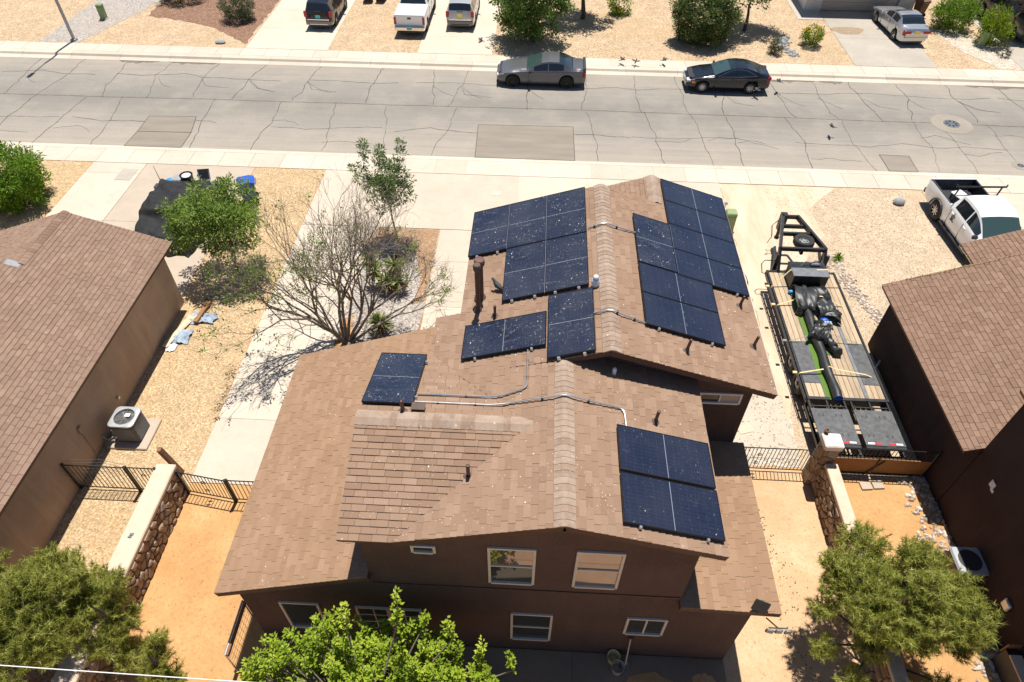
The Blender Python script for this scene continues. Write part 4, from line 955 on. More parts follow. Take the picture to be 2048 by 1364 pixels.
# ================================================================== vehicles
def smooth_curve(pts, x):
    """piecewise smooth (cosine eased between monotone knots) value"""
    if x >= pts[0][0]: return pts[0][1]
    for (a, va), (b, vb) in zip(pts, pts[1:]):
        if x >= b:
            t = (x-a)/(b-a)
            return va+(vb-va)*t
    return pts[-1][1]
def vehicle(name, label, cat, loc, rotz, s, group=None):
    """body lofted from cross sections; +x is forward. s holds the profile lists (front to rear)"""
    t = thing(name, label, cat, loc, rotz, group)
    L = s['L']; n = 96; xs = [L/2-L*i/n for i in range(n+1)]
    ex = sorted(set(xs+[k for k in s.get('cuts', [])]), reverse=True)
    W = s['W']/2; wr = s['wr']; secs = []
    for x in ex:
        top = smooth_curve(s['top'], x); belt = smooth_curve(s['belt'], x); w = W*smooth_curve(s['plan'], x)
        low = s.get('low', .24)
        if x > L/2-.25: low += .06*((x-(L/2-.25))/.25)
        if x < -L/2+.3: low += .10*((-L/2+.3-x)/.3)
        for ax in (s['xf'], s['xr']):
            d = abs(x-ax); ra = wr+.055
            if d < ra: low = max(low, wr+math.sqrt(ra*ra-d*d)*.97)
        belt = max(belt, low+.03); top = max(top, belt+.012); g = top-belt
        k = min(1, g/.45); wroof = w*(.965-.10*min(1, g/.08)-s.get('tumble', .13)*k)
        p2 = (w*.965, belt); p3 = (wroof, belt+g*(.93 if g > .1 else .8))
        pa = (p2[0]+(p3[0]-p2[0])*.12, p2[1]+(p3[1]-p2[1])*.10); pb = (p2[0]+(p3[0]-p2[0])*.84, p2[1]+(p3[1]-p2[1])*.84)
        mid = low+(belt-low)*.55
        sec = [(w*.92, low), (w*.99, low+(belt-low)*.22), (w, mid), (w*.985, belt-min(.05, (belt-low)*.2)), p2, pa, pb, p3, (wroof*.62, top-(.012 if g > .1 else .006)), (0, top)]
        secs.append(sec)
    K = len(secs[0]); parts = {}; sh = {}
    def bucket(key):
        if key not in parts: parts[key] = MB(); sh[key] = {}
        return parts[key], sh[key]
    def vid(key, i, j, sd):
        m, d = bucket(key)
        if j == K-1: sd = 1
        q = (i, j, sd)
        if q not in d: y, z = secs[i][j]; d[q] = m.vert((ex[i], y*sd, z))
        return d[q]
    for i in range(len(ex)-1):
        xm = (ex[i]+ex[i+1])/2
        for j in range(K-1):
            for sd in (1, -1):
                key = s['classify'](xm, j, sd, secs[i])
                if key is None: continue
                a, b, c, d = vid(key, i, j, sd), vid(key, i, j+1, sd), vid(key, i+1, j+1, sd), vid(key, i+1, j, sd)
                f = (a, b, c, d) if sd > 0 else (d, c, b, a)
                f = tuple(dict.fromkeys(f))
                if len(f) > 2: parts[key].f.append(f)
    for i, fl in ((0, False), (len(ex)-1, True)):
        key = ('body', s['paint'])
        for j in range(K-1):
            q = [vid(key, i, j, 1), vid(key, i, j+1, 1), vid(key, i, j+1, -1), vid(key, i, j, -1)]; q = tuple(dict.fromkeys(q))
            if len(q) > 2: parts[key].f.append(q[::-1] if fl else q)
    for key in parts:
        if parts[key].f: part(key[0], parts[key], key[1], t, True, None, 40)
    u = MB(); u.bb(-L/2+.15, L/2-.15, -W+.28, W-.28, .17, min(smooth_curve(s['belt'], 0)-.08, .8)); part('underbody', u, 'black_plastic', t)
    # wheels
    for ax in (s['xf'], s['xr']):
        for sd in (1, -1):
            m = MB(); tw = s.get('tw', .22); y0 = sd*(W-.015); r = wr
            prof = [(r*.64, -tw/2), (r*.9, -tw/2), (r*.985, -tw*.36), (r, -tw*.2), (r, tw*.2), (r*.985, tw*.36), (r*.9, tw/2), (r*.66, tw/2), (r*.60, tw*.36), (r*.60, -tw/2)]
            m.lathe(prof, 24, (ax, y0-sd*tw/2, r), 'y'); wh = part('wheel', m, s.get('tyre', 'rubber'), t, True, None, 50)
            q = MB(); q.cyl((ax, y0-sd*(tw*.30), r), r*.62, .02, 20, 'y'); ns = s.get('spokes', 5)
            part('wheel_disc', q, 'rim_black', wh)
            q = MB(); q.lathe([(r*.66, -.01), (r*.60, .012), (r*.58, -.01)], 24, (ax, y0-sd*.012, r), 'y'); q.cyl((ax, y0-sd*.05, r), r*.14, .05, 10, 'y')
            for k in range(ns):
                a = 2*math.pi*k/ns+.3; rot = Matrix.Rotation(-a, 3, 'Y'); q.box((ax+math.cos(a)*r*.36, y0-sd*.045, r+math.sin(a)*r*.36), (r*.50, .03, r*s.get('sw', .16)), rot)
            part('rim', q, s.get('rim', 'rim_silver'), wh, False)
    # fittings
    F, B = L/2, -L/2
    zb = s.get('zbelt', .9)
    for nm, mt, c, size in s.get('boxes', []):
        m = MB(); m.cbox(c, size, min(size)*.25); part(nm, m, mt, t)
    for sd in (1, -1):
        mx, mz = s['mirror']; m = MB(); m.cbox((mx, sd*(W+.07), mz), (.12, .2, .15), .03); m.tube([(mx, sd*(W-.12), mz-.06), (mx, sd*(W+.02), mz-.04)], .03, 6); part('mirror', m, s.get('mirror_mat', s['paint']), t)
        for hx in s.get('handles', []):
            m = MB(); m.cbox((hx, sd*(W*.995), zb-.10), (.20, .05, .035), .01); part('door_handle', m, s.get('handle_mat', s['paint']), t)
        for dx in s.get('seams', []):
            w = W*1.0; m = MB(); m.bb(dx-.006, dx+.006, sd*w*.90, sd*(w*1.002), .30, zb-.02); part('door_seam', m, 'black_plastic', t)
    return t
def classify(s):
    sw, ws, rg = s['side'], s['ws'], s['rg']; paint = s['paint']
    def f(x, j, sd, sec):
        if s.get('bed') and s['bed'][0] > x > s['bed'][1] and j >= 4: return None
        if j == 5:
            for k, (a, b) in enumerate(sw):
                if a > x > b: return ('side_window', 'car_glass', k, sd)
        if j in (7, 8):
            if ws[0] > x > ws[1]: return ('windshield', 'windshield')
            if rg and rg[0] > x > rg[1]: return ('rear_window', 'car_glass')
            for a, b in s.get('sunroof', []):
                if a > x > b: return ('sunroof', 'car_glass')
        if j == 6 and rg and rg[0]-.05 > x > rg[1]+.05 and s.get('wrap'): return ('rear_window', 'car_glass')
        if s.get('clad') and j == 0: return ('cladding', 'cladding', 0, sd)
        if s.get('tail') and x < -s['L']/2+s['tail'][0] and j in (2, 3) and sec[2][1] > s['tail'][1]-.4: return ('tail_light', 'red_lens', 0, sd)
        if s.get('head') and x > s['L']/2-s['head'] and j == 3: return ('headlight', 'white_lens', 0, sd)
        return ('body', paint)
    return f
def sedan(paint, L=4.9, W=1.86, H=1.45, **kw):
    h = L/2
    s = dict(L=L, W=W, paint=paint, wr=.335, xf=h-.92, xr=-h+1.06, zbelt=.93,
             top=[(h,.62),(h-.06,.70),(h-.25,.80),(h-.9,.93),(h-1.35,1.0),(.82,1.03),(.30,1.27),(-.05,1.40),(-.45,H),(-.95,H-.01),(-1.30,1.37),(-h+.78,1.13),(-h+.55,1.09),(-h+.1,1.06),(-h+.03,.98),(-h,.86)],
             belt=[(h,.50),(h-.06,.60),(h-.25,.74),(h-.9,.86),(.8,.93),(0,.95),(-1.2,.98),(-h+.4,.99),(-h+.05,.92),(-h,.80)],
             plan=[(h,.70),(h-.08,.80),(h-.3,.91),(h-.8,.985),(.5,1),(-1,1),(-h+.6,.97),(-h+.2,.91),(-h+.05,.84),(-h,.78)],
             side=[(.42,-.34),(-.42,-1.22)], ws=(.84,-.02), rg=(-1.02,-h+.72), mirror=(.62,.98), handles=[-.20,-1.02], seams=[.72,-.40,-1.28], spokes=5, tail=(.22,.95), head=.42)
    s.update(kw); s['classify'] = classify(s); return s
def plate(L, z, mt, x=None): return ('licence_plate', mt, (-L/2-.012, 0, z), (.02, .31, .16))
# grey sports sedan facing left along the far kerb
s = sedan('paint_grey', 5.04, 1.91, 1.46, wr=.36, rim='rim_black', spokes=10, sw=.09, side=[(.40,-.36),(-.44,-.98),(-1.02,-1.26)], mirror_mat='black_plastic')
s['boxes'] = [('spoiler','black_plastic',(-2.44,0,1.10),(.16,1.55,.05)), ('grille','black_plastic',(2.50,0,.55),(.06,1.2,.22)), ('tail_bar','red_lens',(-2.515,0,.88),(.03,1.5,.10)), ('bumper_lip','black_plastic',(2.40,0,.24),(.28,1.5,.08)), plate(5.04, .62, 'white_lens'), ('headlight','white_lens',(2.46,.66,.64),(.08,.34,.09)), ('headlight','white_lens',(2.46,-.66,.64),(.08,.34,.09))]
vehicle('sedan', 'matt grey sports sedan with black wheels parked along the far kerb', 'car', (-.1, 38.42, -.12), math.pi, s, 'cars parked on the street')
s = sedan('paint_black', 4.66, 1.80, 1.42, wr=.335, spokes=10, sw=.12, rim='rim_silver', sunroof=[(-.02,-.30)], side=[(.40,-.34),(-.38,-1.30)], top=[(2.33,.58),(2.27,.66),(2.1,.76),(1.45,.90),(1.05,.97),(.85,1.0),(.3,1.25),(-.05,1.37),(-.45,1.42),(-.9,1.40),(-1.3,1.30),(-1.75,1.13),(-2.05,1.04),(-2.25,1.0),(-2.3,.94),(-2.33,.84)])
s['boxes'] = [('grille','chrome',(2.30,0,.62),(.06,.9,.08)), ('headlight','white_lens',(2.2,.62,.66),(.22,.34,.11)), ('headlight','white_lens',(2.2,-.62,.66),(.22,.34,.11)), ('tail_light','red_lens',(-2.24,.70,.90),(.20,.22,.16)), ('tail_light','red_lens',(-2.24,-.70,.90),(.20,.22,.16)), ('marker_light','orange_lens',(1.95,.86,.60),(.20,.05,.06)), plate(4.66, .6, 'plate_yellow')]
bl = vehicle('sedan', 'glossy black sedan with silver wheels and sunroof parked along far kerb', 'car', (10.42, 38.36, -.12), math.pi, s, 'cars parked on the street')
for sd in (1, -1):
    m = MB(); m.tube([(.62,sd*.875,.97),(.3,sd*.80,1.14),(-.1,sd*.735,1.31),(-.6,sd*.72,1.345),(-1.0,sd*.74,1.28),(-1.5,sd*.83,1.03),(-.6,sd*.88,.985),(.62,sd*.882,.96)], .012, 5); part('window_trim', m, 'chrome', bl)
s = sedan('paint_silver', 4.80, 1.82, 1.46, wr=.33, spokes=5, sw=.2, sunroof=[(-.10,-.45)], side=[(.42,-.36),(-.44,-1.22)])
s['boxes'] = [('tail_light','red_lens',(-2.38,.62,.86),(.06,.50,.15)), ('tail_light','red_lens',(-2.38,-.62,.86),(.06,.50,.15)), ('bumper_line','paint_champagne',(-2.38,0,.56),(.10,1.55,.05)), plate(4.8, .84, 'plate_yellow'), ('headlight','white_lens',(2.3,.62,.66),(.2,.34,.12)), ('headlight','white_lens',(2.3,-.62,.66),(.2,.34,.12))]
vehicle('sedan', 'silver sedan parked nose in on the grey driveway before the garage', 'car', (22.95, 46.75, .022), R(94.5), s, 'cars parked across the street')
def suv(paint, L=4.6, W=1.86, H=1.70, **kw):
    h = L/2
    s = dict(L=L, W=W, paint=paint, wr=.36, xf=h-.88, xr=-h+.98, zbelt=1.0, low=.28,
             top=[(h,.70),(h-.05,.85),(h-.3,.98),(h-.8,1.06),(.95,1.12),(.45,1.42),(.15,1.60),(-.2,H-.02),(-.8,H),(-1.5,H-.02),(-h+.32,H-.07),(-h+.24,1.58),(-h+.10,1.22),(-h+.04,1.0),(-h,.70)],
             belt=[(h,.60),(h-.05,.75),(h-.3,.90),(h-.8,.98),(.9,1.03),(-1.2,1.07),(-h+.3,1.09),(-h+.1,1.02),(-h+.04,.92),(-h,.62)],
             plan=[(h,.74),(h-.1,.86),(h-.4,.96),(.6,1),(-1.4,1),(-h+.3,.97),(-h+.1,.93),(-h,.86)],
             side=[(.50,-.26),(-.34,-1.10),(-1.18,-h+.42)], ws=(.98,.10), rg=(-h+.30,-h+.08), wrap=True, mirror=(.70,1.06), handles=[-.1,-.95], seams=[.78,-.30,-1.14], spokes=6, tail=None, clad=True)
    s.update(kw); s['classify'] = classify(s); return s
def suv_rear(L, z, lens=.5): return [('tail_light','red_lens',(-L/2+.07,.80,1.0),(.14,.20,.34)), ('tail_light','red_lens',(-L/2+.07,-.80,1.0),(.14,.20,.34)), ('rear_bumper','cladding',(-L/2+.02,0,.50),(.16,1.66,.26)), ('bumper_strip','chrome',(-L/2-.055,0,.70),(.03,1.4,.05)), ('skid_plate','paint_champagne',(-L/2-.03,0,.42),(.08,1.2,.06)), ('wiper','black_plastic',(-L/2+.06,.0,1.16),(.03,.42,.03))]
s = suv('paint_black', 4.6, 1.85, 1.70); s['boxes'] = suv_rear(4.6, .8)+[('licence_plate','plate_teal',(-2.33,0,.86),(.03,.32,.17)), ('reflector','red_lens',(-2.36,.66,.62),(.03,.12,.09)), ('reflector','red_lens',(-2.36,-.66,.62),(.03,.12,.09))]
k = vehicle('suv', 'black suv with teal plate parked nose in on the far left driveway', 'suv', (-14.45, 46.55, .022), R(90), s, 'cars parked across the street')
for sd in (1, -1):
    m = MB(); m.tube([(.1,sd*.70,1.66),(0,sd*.70,1.73),(-1.5,sd*.68,1.73),(-1.65,sd*.68,1.66)], .022, 6); part('roof_rail', m, 'aluminium', k)
s = suv('paint_champagne', 4.8, 1.88, 1.68); s['boxes'] = suv_rear(4.8, .8)+[('licence_plate','plate_yellow',(-2.43,0,.92),(.03,.32,.17)), ('lower_bumper','cladding',(-2.42,0,.44),(.10,1.5,.16))]
vehicle('suv', 'silver suv with yellow plate parked beside the white tonneau pickup', 'suv', (-5.45, 47.25, .022), R(90), s, 'cars parked across the street')
def pickup(paint, L=5.8, W=1.98, H=1.90, bed=True, **kw):
    h = L/2
    s = dict(L=L, W=W, paint=paint, wr=.40, xf=h-.98, xr=-h+1.22, zbelt=1.20, low=.36, tw=.27,
             top=[(h,.80),(h-.04,1.05),(h-.25,1.18),(h-1.0,1.26),(h-1.45,1.30),(h-1.95,1.62),(h-2.25,1.82),(h-2.6,H),(h-3.3,H),(h-3.72,H-.06),(h-3.80,1.75),(h-3.92,1.32),(h-3.95,1.30),(-h,1.29)],
             belt=[(h,.72),(h-.04,.95),(h-.3,1.10),(h-1.3,1.20),(h-3.9,1.24),(h-3.95,1.27),(-h,1.26)],
             plan=[(h,.80),(h-.1,.92),(h-.4,.985),(h-1,1),(-h+.2,.995),(-h,.97)],
             side=[(h-1.72,h-2.62),(h-2.70,h-3.62)], ws=(h-1.42,h-2.28), rg=(h-3.70,h-3.93), mirror=(h-1.62,1.30), mirror_mat='black_plastic', handles=[h-2.5,h-3.5], seams=[h-1.55,h-2.66,h-3.70], spokes=6, tail=None, tumble=.12, wrap=False, cuts=[h-3.94,h-3.96])
    if bed: s['bed'] = (h-3.96, -h+.0)
    s.update(kw); s['classify'] = classify(s); return s
def add_bed(t, L, W, x0, col_in='black_plastic', z0=.72, zt=1.27):
    h = L/2; m = MB(); a, b = h-x0, -h+.08; w = W/2-.09
    m.face([(a,-w,z0),(a,w,z0),(b,w,z0),(b,-w,z0)]); m.face([(a,-w,z0),(b,-w,z0),(b,-w,zt),(a,-w,zt)]); m.face([(a,w,z0),(a,w,zt),(b,w,zt),(b,w,z0)]); m.face([(a,-w,z0),(a,-w,zt),(a,w,zt),(a,w,z0)]); m.face([(b,-w,z0),(b,w,z0),(b,w,zt),(b,-w,zt)])
    part('bed_liner', m, col_in, t)
    for sd in (1, -1): q = MB(); q.bb(b, a, sd*(W/2-.10), sd*(W/2-.035), zt-.03, zt+.008); part('bed_rail', q, 'black_plastic', t)
    q = MB(); q.bb(b-.07, b, -w-.05, w+.05, .62, zt+.004); part('tailgate', q, 'paint_white', t)
# white pickup with tonneau, across the street
s = pickup('paint_white', 5.8, 1.98, 1.90, False, rim='rim_silver'); B = -2.9
s['boxes'] = [('tonneau_cover','paint_white',(-1.95,0,1.31),(1.88,1.86,.06)), ('tail_light','red_lens',(B-.01,.90,1.0),(.06,.14,.44)), ('tail_light','red_lens',(B-.01,-.90,1.0),(.06,.14,.44)), ('rear_bumper','chrome',(B-.10,0,.58),(.20,1.9,.22)), ('licence_plate','plate_teal',(B-.21,0,.60),(.03,.32,.16)), ('tailgate_handle','black_plastic',(B-.02,0,1.14),(.04,.22,.09)), ('brake_light','red_lens',(-.86,0,1.86),(.05,.30,.05))]
vehicle('pickup_truck', 'white pickup with white tonneau cover and chrome bumper across the street', 'pickup', (-8.5, 46.55, .022), R(90), s, 'cars parked across the street')
# white work pickup on the right driveway
s = pickup('paint_white', 5.9, 2.04, 1.94, True, rim='rim_silver', spokes=8, sw=.13, wr=.43)
s['boxes'] = [('tail_light','red_lens',(-2.93,.92,1.02),(.06,.12,.40)), ('tail_light','red_lens',(-2.93,-.92,1.02),(.06,.12,.40)), ('rear_bumper','black_plastic',(-3.05,0,.62),(.18,1.9,.22)), ('running_board','black_plastic',(.1,.98,.36),(2.3,.20,.06)), ('running_board','black_plastic',(.1,-.98,.36),(2.3,.20,.06)), ('grille','black_plastic',(2.94,0,.90),(.06,1.5,.36))]
WP = vehicle('pickup_truck', 'white work pickup with black bed rack and door emblem on right driveway', 'pickup', (18.55, 24.2, .022), R(-87), s)
add_bed(WP, 5.9, 2.04, 3.96)
for x in (-1.12,):
    m = MB()
    for sd in (1, -1): m.tube([(x-.1,sd*.9,1.27),(x,sd*.88,2.02)], .035, 6)
    m.tube([(x,-1.05,2.03),(x,1.05,2.03)], .04, 6); m.tube([(x,1.05,2.03),(x,1.05,2.14)], .03, 6); m.tube([(x,-1.05,2.03),(x,-1.05,2.14)], .03, 6); m.tube([(x,-.85,1.62),(x,.85,1.62)], .025, 6)
    part('bed_rack', m, 'steel_black', WP)
for sd in (1, -1):
    m = MB(); pts = [(-1.7+.52*math.cos(a), sd*1.028, .43+.52*math.sin(a)) for a in [k*math.pi/12 for k in range(13)]]; m.tube(pts, .035, 5); part('wheel_arch_trim', m, 'black_plastic', WP)
# door emblem: looped dark mark with a caption bar (on the side seen from here)
m = MB(); cx, cz, y = -.42, .98, -1.030
m.tube([(cx+.10*math.cos(a), y, cz+.10*math.sin(a)) for a in [k*math.pi/8 for k in range(15)]], .014, 5)
m.tube([(cx+.05*math.cos(a), y, cz-.01+.05*math.sin(a)) for a in [k*math.pi/6 for k in range(11)]], .010, 5)
m.tube([(cx-.02,y,cz+.08),(cx,y,cz+.16),(cx+.05,y,cz+.22)], .011, 5); m.tube([(cx,y,cz+.16),(cx-.05,y,cz+.20)], .009, 5)
for k in range(9): m.bb(cx-.15+.034*k, cx-.15+.034*k+.022, y-.006, y+.004, cz-.17, cz-.135)
part('door_emblem', m, 'ink_black', WP)
bx = thing('cooler', 'white topped storage box lying in the bed of the work pickup', 'box', (18.35, 25.95, .75), R(-70))
m = MB(); m.cbox((0,0,.2), (.75,.5,.4), .04); part('body', m, 'steel_grey', bx); m = MB(); m.cbox((0,0,.43), (.78,.53,.07), .03); part('lid', m, 'litter_white', bx)
m = MB(); m.cbox((0,0,.15), (1.1,.45,.3), .03); solo('tool_chest', m, 'steel_grey', 'dark grey tool chest behind the cab of the work pickup', 'tool chest', loc=(18.6, 25.35, .75))
# dark pickup under the carport at the right edge
s = pickup('paint_gunmetal', 5.7, 1.96, 1.88, False); s['boxes'] = [('tonneau_cover','black_plastic',(-1.85,0,1.31),(1.8,1.82,.05)), ('tail_light','red_lens',(-2.86,.88,1.0),(.06,.14,.4)), ('tail_light','red_lens',(-2.86,-.88,1.0),(.06,.14,.4)), ('rear_bumper','black_plastic',(-2.95,0,.58),(.2,1.85,.22))]
vehicle('pickup_truck', 'dark grey pickup in shade under the carport at the right edge', 'pickup', (30.6, 47.9, .022), R(96), s, 'cars parked across the street')
cp = thing('carport', 'flat carport roof on a leaning rust red post at far right', 'carport', (31.5, 48, 0), world=True)
m = MB(); m.bb(29.2, 36, 45.5, 54, 2.62, 2.74); part('roof', m, 'galvanised', cp)
for px, py in ((29.0, 45.1), (35.6, 45.7), (35.6, 53.5), (29.4, 53.5)):
    m = MB(); m.tube([(px, py, 0), (29.4 if px < 30 else px, py+(.5 if py < 46 and px < 30 else 0), 2.62)], .06, 8); part('post', m, 'iron_rust', cp)

# ---- covered vehicle and junk on the left driveway
cv = thing('covered_vehicle', 'vehicle under a black fabric cover on the left driveway', 'covered vehicle', (-15.4, 22.4, .02), world=True)
m = MB(); nx, ny = 34, 56; x0, x1, y0, y1 = -16.85, -13.95, 21.3, 24.95
import mathutils
def cov(x, y):
    u = (x-x0)/(x1-x0); v = (y-y0)/(y1-y0)
    prof = lerp_list([(0,.35),(.06,.70),(.20,.78),(.30,.84),(.40,.92),(.44,1.16),(.60,1.22),(.80,1.18),(.97,1.24),(1,1.22)], v)
    edge = min(u, 1-u)*(x1-x0); side = min(1, (edge/.22)**.5) if edge > 0 else 0
    fr = min(1, ((v)*(y1-y0)/.25)**.6) if v > 0 else 0
    nz = mathutils.noise.noise(Vector((x*2.1, y*1.1, 3)))*.07+.10*abs(mathutils.noise.noise(Vector((x*3.1+y*1.2, y*1.4-x, 7))))+.04*math.sin(y*5.1+x*3)
    return max(.06, prof*side*fr+nz*side)
for j in range(ny+1):
    for i in range(nx+1):
        u = i/nx; v = j/ny; e = .13*math.sin(v*23)*abs(u-.5)*2; w = lerp_list([(0,.80),(.2,.92),(.40,1.0),(.5,.98),(1,.92)], v)
        x = (x0+x1)/2+(u-.5)*(x1-x0)*w; y = y0+(y1-y0)*v+.10*math.sin(u*17)*(1 if j in (0, ny) else 0)
        m.vert((x+e*.3, y, cov(x0+u*(x1-x0), y)))
for j in range(ny):
    for i in range(nx): a = j*(nx+1)+i; m.f.append((a, a+1, a+nx+2, a+nx+1))
part('cover', m, 'cover_black', cv, True, None, 180)
m = MB(); m.bb(-16.75, -14.1, 24.62, 24.92, .25, 1.08); part('tailgate', m, 'paint_gunmetal', cv)
m = MB(); m.bb(-16.7, -14.15, 24.97, 25.7, .45, .72); part('bumper_shelf', m, 'steel_grey', cv)
for x in (-16.4, -14.45):
    m = MB(); m.lathe([(.2,-.12),(.34,-.12),(.36,0),(.34,.12),(.2,.12)], 16, (x, 24.1, .36), 'x'); part('wheel', m, 'rubber', cv, True)
m = MB(); m.lathe([(.001,0),(.24,0),(.27,.55),(.29,.58),(.27,.60),(.22,.52),(.001,.5)], 16); o = solo('barrel', m, 'black_plastic', 'dark open barrel behind the black covered vehicle', 'barrel', smooth=True, loc=(-15.5, 25.3, .73))
m = MB(); m.cyl((0,0,0), .19, .04, 16); b_ = part('lid', m, 'litter_white', o); b_.location = (0, 0, .54)
m = MB(); m.lathe([(.001,0),(.15,0),(.18,.32),(.15,.33),(.001,.30)], 14); solo('bucket', m, 'blue_bright', 'bright blue bucket behind black covered vehicle', 'bucket', smooth=True, loc=(-16.3, 25.25, .73))
m = MB(); m.cbox((0,0,.18), (.62,.5,.36), .05); solo('storage_tub', m, 'rock_grey', 'grey blue tub left of the dark barrel', 'tub', loc=(-15.95, 25.42, .73))
ch = thing('folding_chair', 'silver and black folding chair standing right of the dark barrel', 'chair', (-14.75, 25.35, .73), .2)
m = MB(); m.box((0,.12,.55), (.5,.03,.42), Matrix.Rotation(-.5, 3, 'X')); part('backrest', m, 'black_plastic', ch); m = MB(); m.cbox((0,-.1,.32), (.46,.4,.04), .01); part('seat', m, 'steel_grey', ch)
for sx in (-1, 1):
    m = MB(); m.tube([(sx*.22,.2,.7),(sx*.22,-.25,0)], .015, 6); m.tube([(sx*.22,-.25,.35),(sx*.22,.25,0)], .015, 6); part('leg', m, 'aluminium', ch)
m = MB(); m.tube([(0,0,0),(-.12,.06,1.1)], [.02,.008], 6); solo('antenna', m, 'steel_black', 'thin dark rod leaning up from covered vehicle corner', 'rod', loc=(-16.6, 25.1, .7))
# blue wheelie bin
def wheelie(loc, rz, mat, label, lidm=None):
    t = thing('wheelie_bin', label, 'bin', loc, rz); m = MB()
    i = len(m.v)
    for z, a, b in ((.08,.24,.26),(.95,.29,.36)):
        for p in ((-a,-b),(a,-b),(a,b),(-a,b)): m.vert((p[0], p[1], z))
    m.f += [(0,1,5,4),(1,2,6,5),(2,3,7,6),(3,0,4,7),(3,2,1,0)]; part('body', m, mat, t)
    m = MB(); m.ext([(-.40,.955),(.34,.955),(.38,.98),(.30,1.06),(-.2,1.09),(-.38,1.02)], lambda y, z: (-.32, y, z), lambda y, z: (.32, y, z)); part('lid', m, lidm or mat, t)
    m = MB(); m.tube([(-.26,-.43,.94),(.26,-.43,.94)], .02, 6); part('handle', m, mat, t)
    for sx in (-1, 1): m = MB(); m.cyl((sx*.27,-.28,.11), .11, .05, 14, 'x'); part('wheel', m, 'rubber', t)
    return t
wheelie((-12.98, 25.4, .02), R(110), 'blue_plastic', 'bright blue wheelie bin behind the leafy tree on left driveway')
wheelie((-12.35, 49.6, 0), R(10), 'bin_brown', 'brown bin, left of the pair on gravel across the street')
wheelie((-11.45, 49.7, 0), R(-8), 'bin_brown', 'brown bin, right of the pair on gravel across the street')
wheelie((25.35, 49.6, 0), R(20), 'bin_brown', 'brown bin beside the white garage wall')
# ================================================================== trailer and its load
T = thing('gooseneck_trailer', 'long black gooseneck flatbed trailer with wooden deck and fold down ramps', 'trailer', (10.25, 17.5, 0), world=True)
DZ = .90; XL, XR = 8.98, 11.52; XC = (XL+XR)/2
m = MB()
for x in (XL, XR): m.bb(x-.03, x+.03, 14.35, 20.75, DZ-.22, DZ+.03)
m.bb(XL+.03, XR-.03, 20.66, 20.75, DZ-.22, DZ+.02); m.bb(XL+.03, XR-.03, 14.35, 14.46, DZ-.22, DZ+.025)
for x in (9.75, 10.75): m.bb(x-.06, x+.06, 14.46, 20.66, DZ-.40, DZ-.06)
k = 0
while 14.8+.5*k < 20.6: m.bb(XL+.03, XR-.03, 14.8+.5*k, 14.86+.5*k, DZ-.13, DZ-.055); k += 1
part('frame', m, 'steel_black', T)
for x, sd in ((XL-.06, -1), (XR+.06, 1)):
    m = MB(); m.bb(x-.012, x+.012, 14.4, 20.7, DZ-.12, DZ-.02); 
    for q in range(13): y = 14.5+.5*q; m.bb(min(x, x-sd*.05), max(x, x-sd*.05), y, y+.05, DZ-.13, DZ-.03)
    part('rub_rail', m, 'steel_black', T)
groups = [(9.03, 9.56, 3), (9.68, 10.84, 7), (10.96, 11.48, 3)]
for gi, (a, b, n) in enumerate(groups):
    w = (b-a)/n
    for q in range(n):
        spans = [(14.48, 20.64)] if gi == 1 else [(14.48, 15.05), (16.95, 20.64)]
        for y0, y1 in spans:
            m = MB(); t = (rnd.random(),)*3; m.cbox((a+w*(q+.5), (y0+y1)/2, DZ-.02), (w-.012, y1-y0, .045), .004, None, t); part('deck_plank', m, 'wood_deck', T)
for a, b in ((9.565, 9.675), (10.845, 10.955)):
    m = MB(); m.bb(a, b, 14.48, 20.64, DZ-.04, DZ+.006); part('deck_strip', m, 'steel_grey', T)
for a, b in ((9.03, 9.56), (10.96, 11.48)):
    m = MB(); m.bb(a, b, 15.06, 16.94, DZ-.03, DZ+.012); part('fender_plate', m, 'diamond_plate', T)
# fold-flat ramps
for a, b in ((8.96, 10.14), (10.30, 11.50)):
    m = MB(); m.bb(a, b, 12.62, 13.98, DZ-.02, DZ+.01); rp = part('ramp', m, 'diamond_plate', T)
    for x in (a+.03, (a+b)/2, b-.03): m = MB(); m.bb(x-.025, x+.025, 13.98, 14.34, DZ-.06, DZ+.0); part('ramp_hinge', m, 'steel_black', rp)
    m = MB(); m.bb(a+.06, b-.06, 14.10, 14.14, DZ-.06, DZ-.02); part('hinge_bar', m, 'steel_black', rp)
    m = MB(); m.bb(a, b, 12.52, 12.61, DZ-.10, DZ-.01); part('ramp_lip', m, 'steel_black', rp)
    m = MB()
    for y in (13.72, 12.98):
        for q in (.16, .28, .62, .76): x = a+(b-a)*q; m.bb(x-.022, x+.022, y-.05, y+.05, DZ+.011, DZ+.0135)
    part('ramp_slot', m, 'ink_black', rp)
    for q in ((.56,) if a < 9 else (.06, .60)):
        x = a+(b-a)*q; m = MB(); m.bb(x+(.20 if a > 9.5 and q < .1 else 0), x+(.20 if a > 9.5 and q < .1 else 0)+.2, 12.66, 12.72, DZ+.011, DZ+.018); part('reflective_tape', m, 'reflector_red', rp)
        m = MB(); m.bb(x+(0 if a > 9.5 and q < .1 else .2), x+(0 if a > 9.5 and q < .1 else .2)+.2, 12.66, 12.72, DZ+.011, DZ+.018); part('reflective_tape', m, 'reflector_white', rp)
m = MB(); m.bb(XL, XR, 12.40, 12.50, .40, .56); part('tail_bumper', m, 'steel_black', T)
for x in (XL+.02, 10.2, XR-.02): m = MB(); m.bb(x-.04, x+.04, 12.45, 14.4, .50, .62); part('ramp_support', m, 'steel_black', T)
